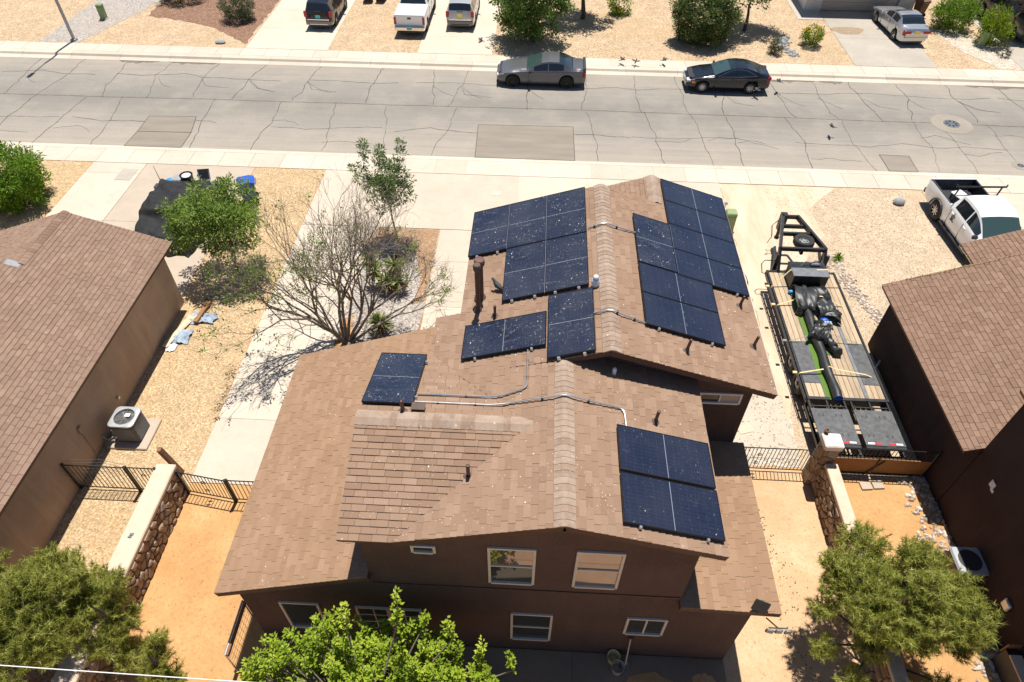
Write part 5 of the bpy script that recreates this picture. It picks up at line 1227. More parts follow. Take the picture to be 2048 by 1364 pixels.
for x in (XL+.14, XR-.14):
    for y in (15.45, 16.45):
        m = MB(); m.lathe([(.22,-.11),(.36,-.12),(.40,-.06),(.40,.06),(.36,.12),(.22,.11)], 24, (x, y, .40), 'x'); wl_ = part('wheel', m, 'tyre_dusty', T, True, None, 50)
        m = MB(); m.cyl((x, y, .40), .23, .16, 18, 'x'); m.cyl((x, y, .40), .08, .26, 12, 'x'); part('rim', m, 'steel_grey', wl_)
m = MB()
for y in (15.45, 16.45): m.tube([(XL+.15, y, .40), (XR-.15, y, .40)], .05, 8)
part('axle', m, 'steel_black', T)
# gooseneck: risers, converging beams, cross bars, coupler
NZ = 1.62
for sd in (-1, 1):
    x0 = XC+sd*.86
    def beam(p, q, w=.10, h=.16):
        p, q = Vector(p), Vector(q); d = q-p; rot = d.to_track_quat('Y', 'Z').to_matrix(); bm = MB(); bm.box(tuple((p+q)/2), (w, d.length+w*.6, h), rot); return bm
    part('neck_riser', beam((x0, 20.7, DZ-.02), (x0, 21.25, NZ)), 'steel_black', T)
    part('neck_riser', beam((x0, 20.7, DZ-.20), (x0, 21.75, NZ-.35), .08, .10), 'steel_black', T)
    part('neck_beam', beam((x0, 21.22, NZ), (XC+sd*.30, 23.30, NZ), .10, .20), 'steel_black', T)
    part('neck_strut', beam((x0, 21.25, NZ-.02), (x0, 21.28, DZ-.3), .07, .07), 'steel_black', T)
for y, w, z in ((21.22, 1.75, NZ+.0), (22.25, 1.12, NZ-.05), (22.75, .86, NZ-.05), (23.32, .62, NZ)):
    m = MB(); m.bb(XC-w/2, XC+w/2, y-.05, y+.05, z-.08, z+.07); part('cross_bar', m, 'steel_black', T)
m = MB(); m.bb(XC-.05, XC+.05, 21.2, 22.3, NZ-.25, NZ-.15); m.bb(XC-.05, XC+.05, 21.2, 21.3, NZ-.25, NZ-.06); m.bb(XC-.05, XC+.05, 22.2, 22.3, NZ-.25, NZ-.06); part('tyre_carrier', m, 'steel_black', T)
m = MB(); m.bb(XC-.35, XC-.1, 23.25, 23.5, .95, NZ+.10); m.tube([(XC-.22,23.4,.95),(XC-.22,23.4,.55)], .07, 10); m.cyl((XC-.22, 23.4, .52), .10, .08, 12); part('coupler', m, 'steel_black', T)
m = MB(); m.tube([(XC-.35,23.35,1.5),(XC-.6,23.3,1.2),(XC-.55,23.1,.8),(XC-.7,23.0,.5)], .015, 5); m.tube([(XC-.3,23.45,1.4),(XC-.55,23.5,1.0),(XC-.5,23.2,.6)], .012, 5); part('safety_chain', m, 'steel_grey', T)
for x in (XC-.95, XC+.95):
    m = MB(); m.bb(x-.05, x+.05, 20.95, 21.05, .25, 1.5); m.bb(x-.11, x+.11, 20.88, 21.12, .20, .24); part('landing_leg', m, 'steel_black', T)
m = MB(); m.tube([(XL-.02,20.6,.85),(XL-.22,20.6,.9),(XL-.25,20.85,1.15),(XL-.1,21.0,1.2),(XC-.9,21.0,1.2)], .018, 6); part('step_handle', m, 'steel_black', T)
sp = thing('spare_wheel', 'spare wheel lying on the trailer gooseneck between its beams', 'spare wheel', (XC+.22, 21.85, NZ-.12))
m = MB(); m.lathe([(.20,.09),(.24,.13),(.36,.13),(.40,.07),(.40,-.07),(.36,-.13),(.24,-.13),(.20,-.09)], 28); part('tyre', m, 'rubber', sp, True, None, 50)
m = MB(); m.lathe([(.215,.08),(.19,.02),(.08,.03),(.001,.05)], 22); m.cyl((0,0,.05), .06, .06, 10); part('rim', m, 'rim_silver', sp, True)
m = MB()
for q in range(6): a = q*math.pi/3; m.cyl((math.cos(a)*.13, math.sin(a)*.13, .033), .026, .02, 8)
part('wheel_hole', m, 'ink_black', sp)
tb = thing('toolbox', 'black steel toolbox strapped across the trailer deck front', 'toolbox', (10.22, 20.1, DZ+.005))
m = MB(); m.cbox((0,0,.33), (1.28,.86,.66), .02); part('body', m, 'steel_black', tb)
m = MB(); m.ext([(-.45,.665),(.02,.665),(.02,.70),(-.45,.70)], lambda y, z: (-.66, y, z), lambda y, z: (.66, y, z)); part('lid', m, 'steel_grey', tb)
m = MB(); m.ext([(.03,.665),(.45,.60),(.45,.64),(.03,.70)], lambda y, z: (-.66, y, z), lambda y, z: (.66, y, z)); part('back_lid', m, 'steel_black', tb)
m = MB(); m.cbox((.25,.22,.72), (.34,.2,.14), .03); m.tube([(-.3,.1,.71),(-.1,.25,.82),(.1,.2,.80),(.3,.3,.85),(.5,.1,.72)], .016, 5); m.tube([(.2,.3,.75),(.45,.25,.9),(.55,.0,.72)], .012, 5); part('winch', m, 'steel_grey', tb)
# turf roll, strip and crumpled sheets
m = MB(); pts = [(9.86+.02*math.sin(q*.9), 14.30+.235*q, DZ+.16+.008*math.sin(q*1.7)) for q in range(19)]; m.tube(pts, [.145+.012*math.sin(q*1.3) for q in range(19)], 16)
tr_ = solo('turf_roll', m, 'turf_back', 'long black backed roll of artificial turf lying along the trailer deck', 'turf roll', smooth=True)
m = MB(); m.lathe([(.15,-.012),(.15,.0),(.13,.0),(.125,-.01),(.08,-.005),(.08,-.02),(.04,-.01),(.001,-.02)], 18, (9.86, 14.29, DZ+.16), 'y'); part('roll_end', m, 'blue_plastic', tr_)
m = MB(); n = 26
for q in range(n):
    y0, y1 = 14.35+.2*q, 14.35+.2*(q+1); xa = lambda y: 9.57+.015*math.sin(y*2.3); z0 = DZ+.012
    m.face([(xa(y0), y0, z0), (9.74, y0, z0+.02), (9.74, y1, z0+.02), (xa(y1), y1, z0)])
    m.face([(9.74, y0, z0+.02), (9.80, y0, z0+.05), (9.80, y1, z0+.05), (9.74, y1, z0+.02)])
solo('turf_strip', m, 'turf_green', 'bright green turf edge beside the long black roll', 'turf')
def crumple(c, r, seed, fold=.25, n=46, mm=30, flat=.0):
    m = MB(); i0 = 0
    for j in range(mm+1):
        th = math.pi*j/mm
        for q in range(n):
            an = 2*math.pi*q/n; d = Vector((math.sin(th)*math.cos(an), math.sin(th)*math.sin(an), math.cos(th)))
            v = Vector((d.x*r[0], d.y*r[1], d.z*r[2])); P = v*1.7+Vector((seed, seed*2, 0))
            f = 1+fold*(mathutils.noise.noise(P)+.6*abs(mathutils.noise.noise(P*2.3))*2-.4)+fold*.18*mathutils.noise.noise(P*4.5)
            p = v*f; z = max(p.z, -r[2]*.55)
            m.vert((c[0]+p.x, c[1]+p.y, c[2]+z))
    for j in range(mm):
        for q in range(n): a = j*n+q; b = j*n+(q+1) % n; m.f.append((a, b, b+n, a+n))
    return m
def loose_roll(p0, p1, r, seed):
    m = MB(); p0, p1 = Vector(p0), Vector(p1); pts = []; rs = []
    for q in range(13):
        t = q/12; p = p0.lerp(p1, t)+Vector((.03*math.sin(q*1.3+seed), .02*math.cos(q), .02*math.sin(q*2+seed))); pts.append(p); rs.append(r*(1+.16*math.sin(q*1.9+seed)))
    m.tube(pts, rs, 16); return m
def fold_sheet(c, rz, width, path, seed, thick=.035, wob=.06):
    """a heavy sheet folded over itself: path (s,z) swept across width, with wrinkles"""
    P = []
    for a, b in zip(path, path[1:]):
        for q in range(5): P.append((a[0]+(b[0]-a[0])*q/5, a[1]+(b[1]-a[1])*q/5))
    P.append(path[-1]); sm = P[:]
    for _ in range(3): sm = [sm[0]]+[((sm[i-1][0]+2*sm[i][0]+sm[i+1][0])/4, (sm[i-1][1]+2*sm[i][1]+sm[i+1][1])/4) for i in range(1, len(sm)-1)]+[sm[-1]]
    m = MB(); nw = 14; n = len(sm); cz, sz = math.cos(rz), math.sin(rz)
    def norm(i):
        a, b = sm[max(0, i-1)], sm[min(n-1, i+1)]; dx, dz = b[0]-a[0], b[1]-a[1]; l = math.hypot(dx, dz) or 1; return -dz/l, dx/l
    for side in (0, 1):
        for i in range(n):
            nx_, nz_ = norm(i)
            for j in range(nw+1):
                w = (j/nw-.5)*width*(1+.12*math.sin(i*.35+seed)); k = wob*mathutils.noise.noise(Vector((i*.16+seed, j*.30, seed)))+wob*1.1*abs(mathutils.noise.noise(Vector((i*.22+j*.2, j*.5-i*.1+seed, 3))))-wob*.8*abs(mathutils.noise.noise(Vector((i*.35, j*.9+seed, 9))))
                x_ = sm[i][0]+nx_*(k+(thick if side else 0)); z_ = max(.012, sm[i][1]+nz_*(k+(thick if side else 0))); x, y = x_+.05*math.sin(j*.8+seed), w
                m.vert((c[0]+x*cz-y*sz, c[1]+x*sz+y*cz, c[2]+z_))
    N_ = n*(nw+1)
    for i in range(n-1):
        for j in range(nw):
            a = i*(nw+1)+j; m.f.append((a+nw+1, a+nw+2, a+1, a)); b = a+N_; m.f.append((b, b+1, b+nw+2, b+nw+1))
    for i in range(n-1):
        for j in (0, nw): a = i*(nw+1)+j; q = (a, a+nw+1, a+nw+1+N_, a+N_); m.f.append(q if j == 0 else q[::-1])
    for i in (0, n-1):
        for j in range(nw): a = i*(nw+1)+j; q = (a, a+1, a+1+N_, a+N_); m.f.append(q[::-1] if i == 0 else q)
    return m
solo('turf_sheet', fold_sheet((9.86, 18.88, DZ), R(84), .66, [(-.62,.05),(-.60,.30),(-.45,.42),(.05,.46),(.45,.44),(.62,.30),(.60,.12),(.35,.06)], 3.1), 'turf_back', 'folded black turf sheet, left half of the front heap', 'turf sheet', smooth=True)
solo('turf_sheet', fold_sheet((10.45, 18.85, DZ), R(102), .72, [(-.72,.04),(-.70,.22),(-.40,.34),(-.1,.28),(.1,.42),(.40,.44),(.66,.28),(.70,.05)], 8.4), 'turf_back', 'folded black turf sheet, right half of the front heap', 'turf sheet', smooth=True)
solo('turf_sheet', fold_sheet((10.66, 18.2, DZ), R(160), .50, [(-.36,.05),(-.30,.22),(0,.27),(.28,.20),(.36,.04)], 6.6), 'turf_back', 'folded black turf sheet trailing off front heap toward the right strip', 'turf sheet', smooth=True)
solo('turf_sheet', fold_sheet((10.0, 17.15, DZ+.22), R(60), .60, [(-.42,-.10),(-.36,.14),(-.1,.22),(.15,.14),(.34,.20),(.46,.0),(.44,-.16)], 5.7, .04, .10), 'turf_back', 'bundled black turf sheet lying over the middle of the roll', 'turf sheet', smooth=True)
solo('turf_roll', loose_roll((10.18,17.0,DZ+.2), (10.42,16.25,DZ+.17), .15, 1), 'turf_back', 'short black turf offcut roll pointing backward', 'turf roll', smooth=True)
m = MB(); m.bb(10.05, 10.42, 16.35, 16.52, DZ+.01, DZ+.03); solo('turf_offcut', m, 'turf_green', 'small green turf offcut under the short roll', 'turf')
m = MB()
for q in range(9): m.cyl((10.34+.09*(q % 3), 17.55+.09*(q//3), DZ+.13), .038, .24, 8)
solo('water_bottles', m, 'clear_plastic', 'pack of clear water bottles beside the bundled sheet', 'bottles')
solo('plastic_bag', crumple((10.40, 17.90, DZ+.12), (.17, .15, .12), 4.2, .4, 14, 10), 'blue_plastic', 'crumpled blue bag beside the water bottles', 'bag', smooth=True)
solo('plastic_bag', crumple((9.58, 19.45, DZ+.08), (.09, .08, .07), 9.2, .4, 12, 8), 'blue_bright', 'small bright blue bag left of the front heap', 'bag', smooth=True)
def strap(pts, label, mat='strap_yellow', w=.05):
    m = MB(); P = [Vector(p) for p in pts]
    fine = []
    for a, b in zip(P, P[1:]):
        for q in range(6): fine.append(a.lerp(b, q/6))
    fine.append(P[-1]); off = Vector((0, w/2, 0))
    i = len(m.v)
    for p in fine: m.vert(p-off); m.vert(p+off); m.vert(p-off+Vector((0,0,-.006))); m.vert(p+off+Vector((0,0,-.006)))
    for q in range(len(fine)-1): a = i+q*4; m.f += [(a, a+1, a+5, a+4), (a+2, a+6, a+7, a+3), (a, a+4, a+6, a+2), (a+1, a+3, a+7, a+5)]
    m.cbox((P[1].x-.16, P[1].y, P[1].z+.01), (.14,.10,.05), .01)
    solo('ratchet_strap', m, mat, label, 'strap', 'ratchet straps over the trailer load')
strap([(8.91,19.75,.80),(8.95,19.78,.93),(9.52,20.02,1.57),(10.90,20.05,1.62),(11.40,19.9,1.02),(11.58,19.85,.80)], 'yellow strap over the toolbox')
strap([(8.91,18.75,.80),(8.94,18.75,.95),(9.45,18.85,1.10),(9.85,18.95,1.36),(10.5,18.9,1.30),(11.1,18.85,1.02),(11.57,18.8,.80)], 'yellow strap over the front heap of turf')
strap([(8.91,16.9,.80),(8.94,16.9,.96),(9.6,17.02,1.16),(10.0,17.12,1.46),(10.4,17.05,1.2),(11.2,16.9,1.0),(11.57,16.9,.80)], 'grey strap over the bundled turf sheet', 'strap_grey', .03)
strap([(8.91,15.42,.80),(8.94,15.42,.97),(9.7,15.50,1.11),(9.86,15.52,1.235),(10.1,15.51,1.12),(11.1,15.42,1.01),(11.57,15.4,.80)], 'yellow strap crossing the bare deck near the ramps')
m = MB(); m.tube([(11.75,16.0,.02),(11.85,16.2,.9)], .03, 6); m.tube([(11.75,16.05,.03),(12.1,15.8,.03),(12.0,15.5,.03),(11.7,15.6,.05)], .03, 6); solo('hose', m, 'blue_tarp', 'blue hose lying in shade between the trailer and right house', 'hose', smooth=True)

# ================================================================== stone walls and gates
def cells(w, h, n, seed):
    r = random.Random(seed); pts = []; nx = max(1, round(math.sqrt(n*w/h))); ny = max(1, round(n/nx))
    for j in range(ny):
        for i in range(nx): pts.append(((i+.5+(.25 if j % 2 else -.25)+r.uniform(-.48,.48))*w/nx, (j+.5+r.uniform(-.46,.46))*h/ny))
    out = []
    for i, p in enumerate(pts):
        poly = [(0,0),(w,0),(w,h),(0,h)]
        for k, q in enumerate(pts):
            if k == i or (q[0]-p[0])**2+(q[1]-p[1])**2 > 1.6: continue
            mx, my = (p[0]+q[0])/2, (p[1]+q[1])/2; dx, dy = q[0]-p[0], q[1]-p[1]
            src, poly = poly, []
            for a in range(len(src)):
                s0, s1 = src[a], src[(a+1) % len(src)]; f0 = (s0[0]-mx)*dx+(s0[1]-my)*dy; f1 = (s1[0]-mx)*dx+(s1[1]-my)*dy
                if f0 <= 0: poly.append(s0)
                if (f0 < 0) != (f1 < 0) and abs(f0-f1) > 1e-12: t = f0/(f0-f1); poly.append((s0[0]+(s1[0]-s0[0])*t, s0[1]+(s1[1]-s0[1])*t))
            if len(poly) < 3: break
        if len(poly) >= 3: out.append((p, poly))
    return out
def stone_face(parent, f, w, h, n, seed, gap=.014):
    """f(u,v,d) -> world point, d outward"""
    r = random.Random(seed+1)
    for p, poly in cells(w, h, n, seed):
        cx = sum(q[0] for q in poly)/len(poly); cy = sum(q[1] for q in poly)/len(poly); m = MB(); t = (r.random(),)*3; d = r.uniform(.03, .085); i = 0; k = len(poly)
        def ring(shr, dd): return [f(q[0]+(cx-q[0])*shr, q[1]+(cy-q[1])*shr, dd+r.uniform(-.006,.006)) for q in poly]
        size = max(.08, min(math.hypot(q[0]-cx, q[1]-cy) for q in poly)); sh = min(.4, gap/size)
        for rr in (ring(sh, -.02), ring(sh*1.1, d*.6), ring(sh+.22, d), ring(.7, d*1.1)):
            for v in rr: m.vert(v, t)
        for a in range(3):
            for q in range(k): x = a*k+q; y = a*k+(q+1) % k; m.f.append((x, y, y+k, x+k))
        m.f.append(tuple(3*k+q for q in range(k))); part('stone', m, 'field_stone', parent)
# left wall: stone face looks right (+X)
SL = thing('stone_wall', 'low field stone wall with plaster cap left of the orange dirt yard', 'wall', (-10.4, 7.5, 0), world=True)
m = MB(); m.bb(-10.66, -10.16, 2.0, 10.55, 0, 1.14); part('wall_core', m, 'mortar', SL)
stone_face(SL, lambda u, v, d: (-10.16+d, 4.6+u, v), 5.9, 1.13, 125, 11); stone_face(SL, lambda u, v, d: (-10.66+u, 10.55+d*.4, v), .5, 1.13, 6, 5)
m = MB(); m.cbox((-10.40, 6.28, 1.20), (.58, 8.6, .12), .03); part('cap', m, 'plaster_cap', SL)
SRr = thing('stone_wall', 'low field stone wall with plaster cap beside the brown gate at right', 'wall', (8.85, 7.5, 0), world=True)
m = MB(); m.bb(8.74, 9.02, 1.0, 11.7, 0, 1.14); part('wall_core', m, 'mortar', SRr)
stone_face(SRr, lambda u, v, d: (8.74-d, 11.9-u, v), 7.4, 1.13, 140, 21)
m = MB(); m.cbox((8.87, 6.2, 1.20), (.36, 10.9, .12), .02); part('cap', m, 'plaster_cap', SRr)
PL = thing('stone_pillar', 'square stone gate pillar with white plaster cap behind trailer ramps', 'pillar', (8.75, 11.85, 0), world=True)
m = MB(); m.bb(8.52, 8.96, 11.72, 12.12, 0, 1.84); part('pillar_core', m, 'mortar', PL)
stone_face(PL, lambda u, v, d: (8.52+u, 11.72-d*.5, v), .44, 1.84, 9, 31); stone_face(PL, lambda u, v, d: (8.52-d*.5, 12.12-u, v), .4, 1.84, 9, 32)
m = MB(); m.cbox((8.735, 11.92, 1.94), (.54, .50, .20), .04); part('cap', m, 'pillar_white', PL)
m = MB(); m.cyl((8.58, 12.16, 2.02), .05, .18, 10); m.lathe([(.05,2.1),(.07,2.12),(.07,2.16),(.03,2.18)], 10, (8.58,12.16,0)); part('pipe_stub', m, 'iron_rust', PL)
def iron_gate(label, x0, x1, y, h, n, z0=.12, curve=0, scroll=True, mat='iron_black', posts=(True, True), dy=0, group='wrought iron gates'):
    t = thing('iron_gate', label, 'gate', ((x0+x1)/2, y, 0), 0, group, world=True)
    yy = lambda u: y+dy*u
    def top(u): return h+curve*math.sin(math.pi*u)
    for u, pz in ((0, posts[0]), (1, posts[1])):
        if pz: x = x0+(x1-x0)*u; m = MB(); m.bb(x-.03, x+.03, yy(u)-.03, yy(u)+.03, 0, h+.06); part('post', m, mat, t)
    m = MB(); m.tube([(x0+(x1-x0)*k/12, yy(k/12), top(k/12)) for k in range(13)], .018, 5); part('top_rail', m, mat, t)
    m = MB(); m.tube([(x0+(x1-x0)*k/8, yy(k/8), z0) for k in range(9)], .018, 5); part('bottom_rail', m, mat, t)
    for k in range(1, n):
        u = k/n; x = x0+(x1-x0)*u; m = MB(); m.tube([(x, yy(u), z0), (x, yy(u), top(u))], .011, 5); part('bar', m, mat, t)
    if scroll:
        xc = (x0+x1)/2; yc = yy(.5); m = MB()
        for zc in (h*.35, h*.72):
            for sd in (-1, 1): m.tube([(xc+sd*(.02+.09*math.sin(a*.5)*math.cos(a)), yc-.02, zc+.10*math.sin(a*1.0)*math.cos(a*.3)) for a in [q*.5 for q in range(11)]], .008, 4)
        part('scroll', m, mat, t)
    return t
iron_gate('black iron gate panel against the left house wall', -13.36, -11.56, 10.38, 1.24, 14, scroll=False)
iron_gate('black iron gate panel joining the left stone wall', -11.52, -10.66, 10.38, 1.26, 8)
iron_gate('black iron gate panel at the end of concrete walk', -10.08, -8.60, 10.40, 1.12, 14, dy=-.22, posts=(True, True))
iron_gate('black iron gate panel against the tan roofed side of house', -8.56, -6.56, 10.2, 1.12, 16, scroll=False)
iron_gate('black iron gate between main house and the right stone pillar', 5.42, 8.55, 12.14, 1.18, 28)
bg = iron_gate('black iron gate faced with brown boards behind trailer ramps', 9.06, 12.22, 12.22, 1.24, 26, scroll=False)
for a, b, sk in ((9.12, 10.55, 0), (10.60, 12.15, .03)):
    m = MB(); m.box(((a+b)/2, 12.175, .46), (b-a, .025, .74), Matrix.Rotation(sk, 3, 'Y')); part('board', m, 'wood_board', bg)
m = MB(); m.tube([(9.1,12.14,.12),(12.1,12.14,.12)], .018, 5); m.tube([(10.35,12.13,.05),(10.75,12.13,.8)], .02, 5); part('brace', m, 'iron_black', bg)
for x, y, lab in ((10.35, 11.75, 'pale paver left of pair lying before the boarded gate'), (10.72, 11.8, 'pale paver right of pair lying before the boarded gate')):
    m = MB(); m.cbox((x, y, .03), (.34,.28,.06), .01, Matrix.Rotation(.1, 3, 'Z')); solo('paver', m, 'concrete_pink', lab, 'paver')
# curved wire hoop fence on top of left gate
m = MB()
for k in range(5): m.tube([(-13.36, 10.40+.015*k, 1.30-.16*k), (-13.1, 10.46, 1.42-.16*k), (-12.3, 10.5, 1.44-.16*k), (-11.6, 10.45, 1.30-.16*k)], .006, 4)
solo('wire_mesh', m, 'galvanised', 'loose grey wire strands curving above left gate panel', 'wire')
m = MB(); m.box((-10.62, 11.0, .72), (.12,.14,1.5), Matrix.Rotation(.10, 3, 'X') @ Matrix.Rotation(-.08, 3, 'Y')); solo('wooden_post', m, 'wood_post', 'leaning reddish brown post behind the left stone wall', 'post')
m = MB(); m.cbox((-10.42, 8.35, 1.275), (.10,.07,.03), .008); m.cbox((-10.44, 8.27, 1.275), (.10,.06,.03), .008); solo('bracket', m, 'steel_grey', 'small grey metal bracket lying on left wall cap', 'bracket')

# ================================================================== yard things
ac = thing('air_conditioner', 'grey outdoor air conditioner on pad beside the left house', 'air conditioner', (-12.62, 12.43, 0))
m = MB(); m.cbox((0,-.02,.04), (1.30,1.20,.08), .02); part('pad', m, 'concrete_pink', ac)
m = MB(); m.cbox((0,0,.47), (.76,.76,.74), .07); part('cabinet', m, 'ac_dark', ac)
for sd, ax in ((1,'x'),(-1,'x'),(1,'y'),(-1,'y')):
    m = MB()
    for k in range(12):
        z = .16+.052*k
        if ax == 'x': m.bb(sd*.385-.008, sd*.385+.008, -.31, .31, z, z+.014)
        else: m.bb(-.31, .31, sd*.385-.008, sd*.385+.008, z, z+.014)
    part('louvre', m, 'ac_grey', ac)
m = MB(); m.lathe([(.33,.86),(.36,.90),(.50,.905),(.53,.88),(.53,.80)], 4, (0,0,0)); 
v = []
for q in range(32):
    a = 2*math.pi*q/32; sx, sy = math.cos(a), math.sin(a); k = 1/max(abs(sx), abs(sy)); k = min(k, 1.28); v.append((sx*k, sy*k, sx, sy))
m = MB()
for rr, z in ((.40,.84),(.40,.90),(.36,.915)):
    for a in v: m.vert((a[0]*rr, a[1]*rr, z))
for a in v: m.vert((a[2]*.31, a[3]*.31, .91))
for a in v: m.vert((a[2]*.31, a[3]*.31, .80))
for r_ in range(4):
    for q in range(32): x = r_*32+q; y = r_*32+(q+1) % 32; m.f.append((x, y, y+32, x+32))
part('top_cover', m, 'ac_grey', ac, True)
m = MB(); m.cyl((0,0,.79), .31, .01, 24); part('fan_well', m, 'ink_black', ac)
m = MB()
for k in range(4):
    a = k*math.pi/2+.4; m.box((math.cos(a)*.16, math.sin(a)*.16, .825), (.26,.15,.012), Matrix.Rotation(a, 3, 'Z') @ Matrix.Rotation(.35, 3, 'X'))
m.cyl((0,0,.83), .05, .05, 12); part('fan', m, 'steel_grey', ac)
m = MB()
for rr in (.07,.12,.17,.22,.27,.31): m.tube([(math.cos(q*math.pi/12)*rr, math.sin(q*math.pi/12)*rr, .912) for q in range(25)], .004, 4, False)
for k in range(8): a = k*math.pi/4; m.tube([(math.cos(a)*.06, math.sin(a)*.06, .914), (math.cos(a)*.33, math.sin(a)*.33, .914)], .005, 4)
part('grille', m, 'aluminium', ac)
m = MB(); m.cbox((.08,.06,.918), (.16,.13,.004), .01); part('sticker', m, 'litter_white', ac)
m = MB(); m.cbox((-.42,-.2,.42), (.10,.16,.22), .02); m.tube([(-.4,-.3,.3),(-.6,-.42,.2),(-.74,-.40,.35)], .025, 6); m.tube([(-.38,-.35,.22),(-.62,-.5,.12),(-.74,-.45,.2)], .018, 6); part('line_set', m, 'ac_grey', ac)
lp = thing('street_lamp', 'tall grey street lamp pole behind the far left sidewalk', 'street lamp', (-29.4, 41.75, 0))
m = MB(); m.tube([(0,0,0),(0,0,5),(0,0,10.4)], [.10,.085,.06], 10); part('pole', m, 'lamp_grey', lp, True)
m = MB(); m.cbox((0,0,.06), (.34,.34,.12), .03); part('base_plate', m, 'lamp_grey', lp)
m = MB(); m.tube([(0,0,10.3),(0,-.5,10.7),(0,-1.2,10.8)], .04, 6); part('arm', m, 'lamp_grey', lp, True); m = MB(); m.cbox((0,-1.5,10.8), (.24,.6,.12), .05); part('lamp_head', m, 'lamp_grey', lp)
def gbox(loc, size, label):
    t = thing('utility_box', label, 'utility box', loc); m = MB(); m.cbox((0,0,size[2]*.42), (size[0],size[1],size[2]*.84), .03); part('cabinet', m, 'green_box', t)
    m = MB(); m.cbox((0,0,size[2]*.92), (size[0]*1.06,size[1]*1.06,size[2]*.16), .04); part('lid', m, 'green_box', t); m = MB(); m.cbox((0,0,.03), (size[0]*1.25,size[1]*1.25,.06), .02); part('plinth', m, 'concrete_grey', t); return t
gbox((8.28, 24.5, .02), (.42,.42,.95), 'green utility box beside driveway at the roof edge')
gbox((-29.1, 45.2, 0), (.36,.36,.95), 'slim green utility box on far left gravel')
gbox((27.55, 44.8, 0), (.34,.34,.9), 'slim green utility box beside shrub at far right')
m = MB(); m.tube([(0,0,0),(0,0,1.05)], .03, 6); m.cbox((0,-.02,1.08), (.14,.12,.10), .02); solo('hose_bib', m, 'galvanised', 'grey standpipe behind the green utility box', 'standpipe', loc=(8.05, 24.9, .02))
# lumber, tarp and bits by left house
m = MB(); m.box((0,0,.10), (.16,1.15,.10), Matrix.Rotation(-.10, 3, 'Z')); solo('timber', m, 'wood_board', 'brown timber post lying on gravel by the left house', 'timber', loc=(-12.45, 18.0, .02))
m = MB(); m.box((0,0,.06), (.20,1.7,.04), Matrix.Rotation(-.22, 3, 'Z')); m.box((.12,.2,.05), (.12,1.4,.03), Matrix.Rotation(-.30, 3, 'Z')); solo('boards', m, 'wood_pale', 'pale scrap boards lying beside left house wall', 'boards', loc=(-12.98, 17.0, .02))
def rag(c, w, d, seed, mat, label, name='tarp', cat='tarp', h=.10):
    m = MB(); n = 14
    for j in range(n+1):
        for i in range(n+1):
            u, v = i/n-.5, j/n-.5; x = u*w*(1+.3*mathutils.noise.noise(Vector((v*4, seed, 0)))); y = v*d*(1+.3*mathutils.noise.noise(Vector((u*4, seed+5, 0))))
            m.vert((c[0]+x, c[1]+y, .03+h*(.4+mathutils.noise.noise(Vector((u*6, v*6, seed)))) if True else 0))
    for j in range(n):
        for i in range(n): a = j*(n+1)+i; m.f.append((a, a+1, a+n+2, a+n+1))
    solo(name, m, mat, label, cat, smooth=True)
rag((-12.35, 17.75), .95, .60, 1.3, 'blue_tarp', 'grey blue tarp under brown timber post on gravel')
rag((-12.75, 16.75), .60, .70, 4.3, 'blue_tarp', 'grey blue tarp scrap under the pale boards')
rag((-12.95, 16.2), .32, .38, 7.3, 'litter_white', 'white cardboard scrap lying beyond the boards', 'cardboard', 'litter', .04)
m = MB(); m.ball((0,0,.1), (.16,.12,.1), 8, 6); solo('work_light', m, 'black_plastic', 'black work light at the end of the timber', 'lamp', smooth=True, loc=(-12.48, 18.75, .02))
# behind the house: shovel, buckets, kennel, flood lights
sv = thing('shovel', 'long handled shovel leaning against back wall under the sliding window', 'shovel', (2.62, 6.2, .04), world=True)
m = MB(); m.tube([(2.64,6.05,.30),(2.68,6.36,1.15)], .018, 8); part('shaft', m, 'wood_pale', sv); m = MB(); m.tube([(2.60,6.36,1.22),(2.76,6.36,1.22)], .016, 6); m.tube([(2.68,6.36,1.13),(2.61,6.36,1.22)], .012, 6); m.tube([(2.68,6.36,1.13),(2.75,6.36,1.22)], .012, 6); part('grip', m, 'steel_black', sv)
m = MB(); m.ext([(-.11,.0),(.11,.0),(.12,.26),(.03,.32),(-.03,.32),(-.12,.26)], lambda x, z: (2.63+x, 6.02+z*.25, .05+z), lambda x, z: (2.63+x, 6.035+z*.25, .05+z)); part('blade', m, 'steel_grey', sv)
for k, (x, y) in enumerate(((2.36, 6.22), (2.45, 5.98))):
    m = MB(); m.lathe([(.001,.0),(.12,0),(.15,.30),(.165,.31),(.165,.28),(.14,.27),(.11,.04),(.001,.03)], 18); solo('bucket', m, 'strap_yellow' if k == 0 else 'blind_tan', ['open tan bucket nearer back wall beside shovel', 'open tan bucket farther from back wall beside shovel'][k], 'bucket', smooth=True, loc=(x, y, .04))
fl = thing('flood_light', 'black solar flood light panel standing on the lower right roof edge', 'flood light', (5.15, 6.3, 3.32))
m = MB(); m.box((0,0,.20), (.34,.04,.26), Matrix.Rotation(-.5, 3, 'X') @ Matrix.Rotation(.35, 3, 'Y')); part('panel', m, 'black_plastic', fl); m = MB(); m.tube([(0,.02,0),(0,.02,.16)], .02, 6); part('bracket', m, 'steel_black', fl)
fl = thing('flood_light', 'triple head black flood light under the lower right roof corner', 'flood light', (5.62, 6.12, 2.98))
for k in range(3): m = MB(); m.cbox((-.20+.20*k,-.12,.0), (.17,.06,.12), .02, Matrix.Rotation(.2*(k-1), 3, 'Z')); part('lamp_head', m, 'steel_grey', fl)
m = MB(); m.tube([(-.2,-.05,0),(.2,-.05,0)], .018, 6); m.tube([(-.25,.12,.1),(0,-.05,0)], .018, 6); part('arm', m, 'steel_black', fl)
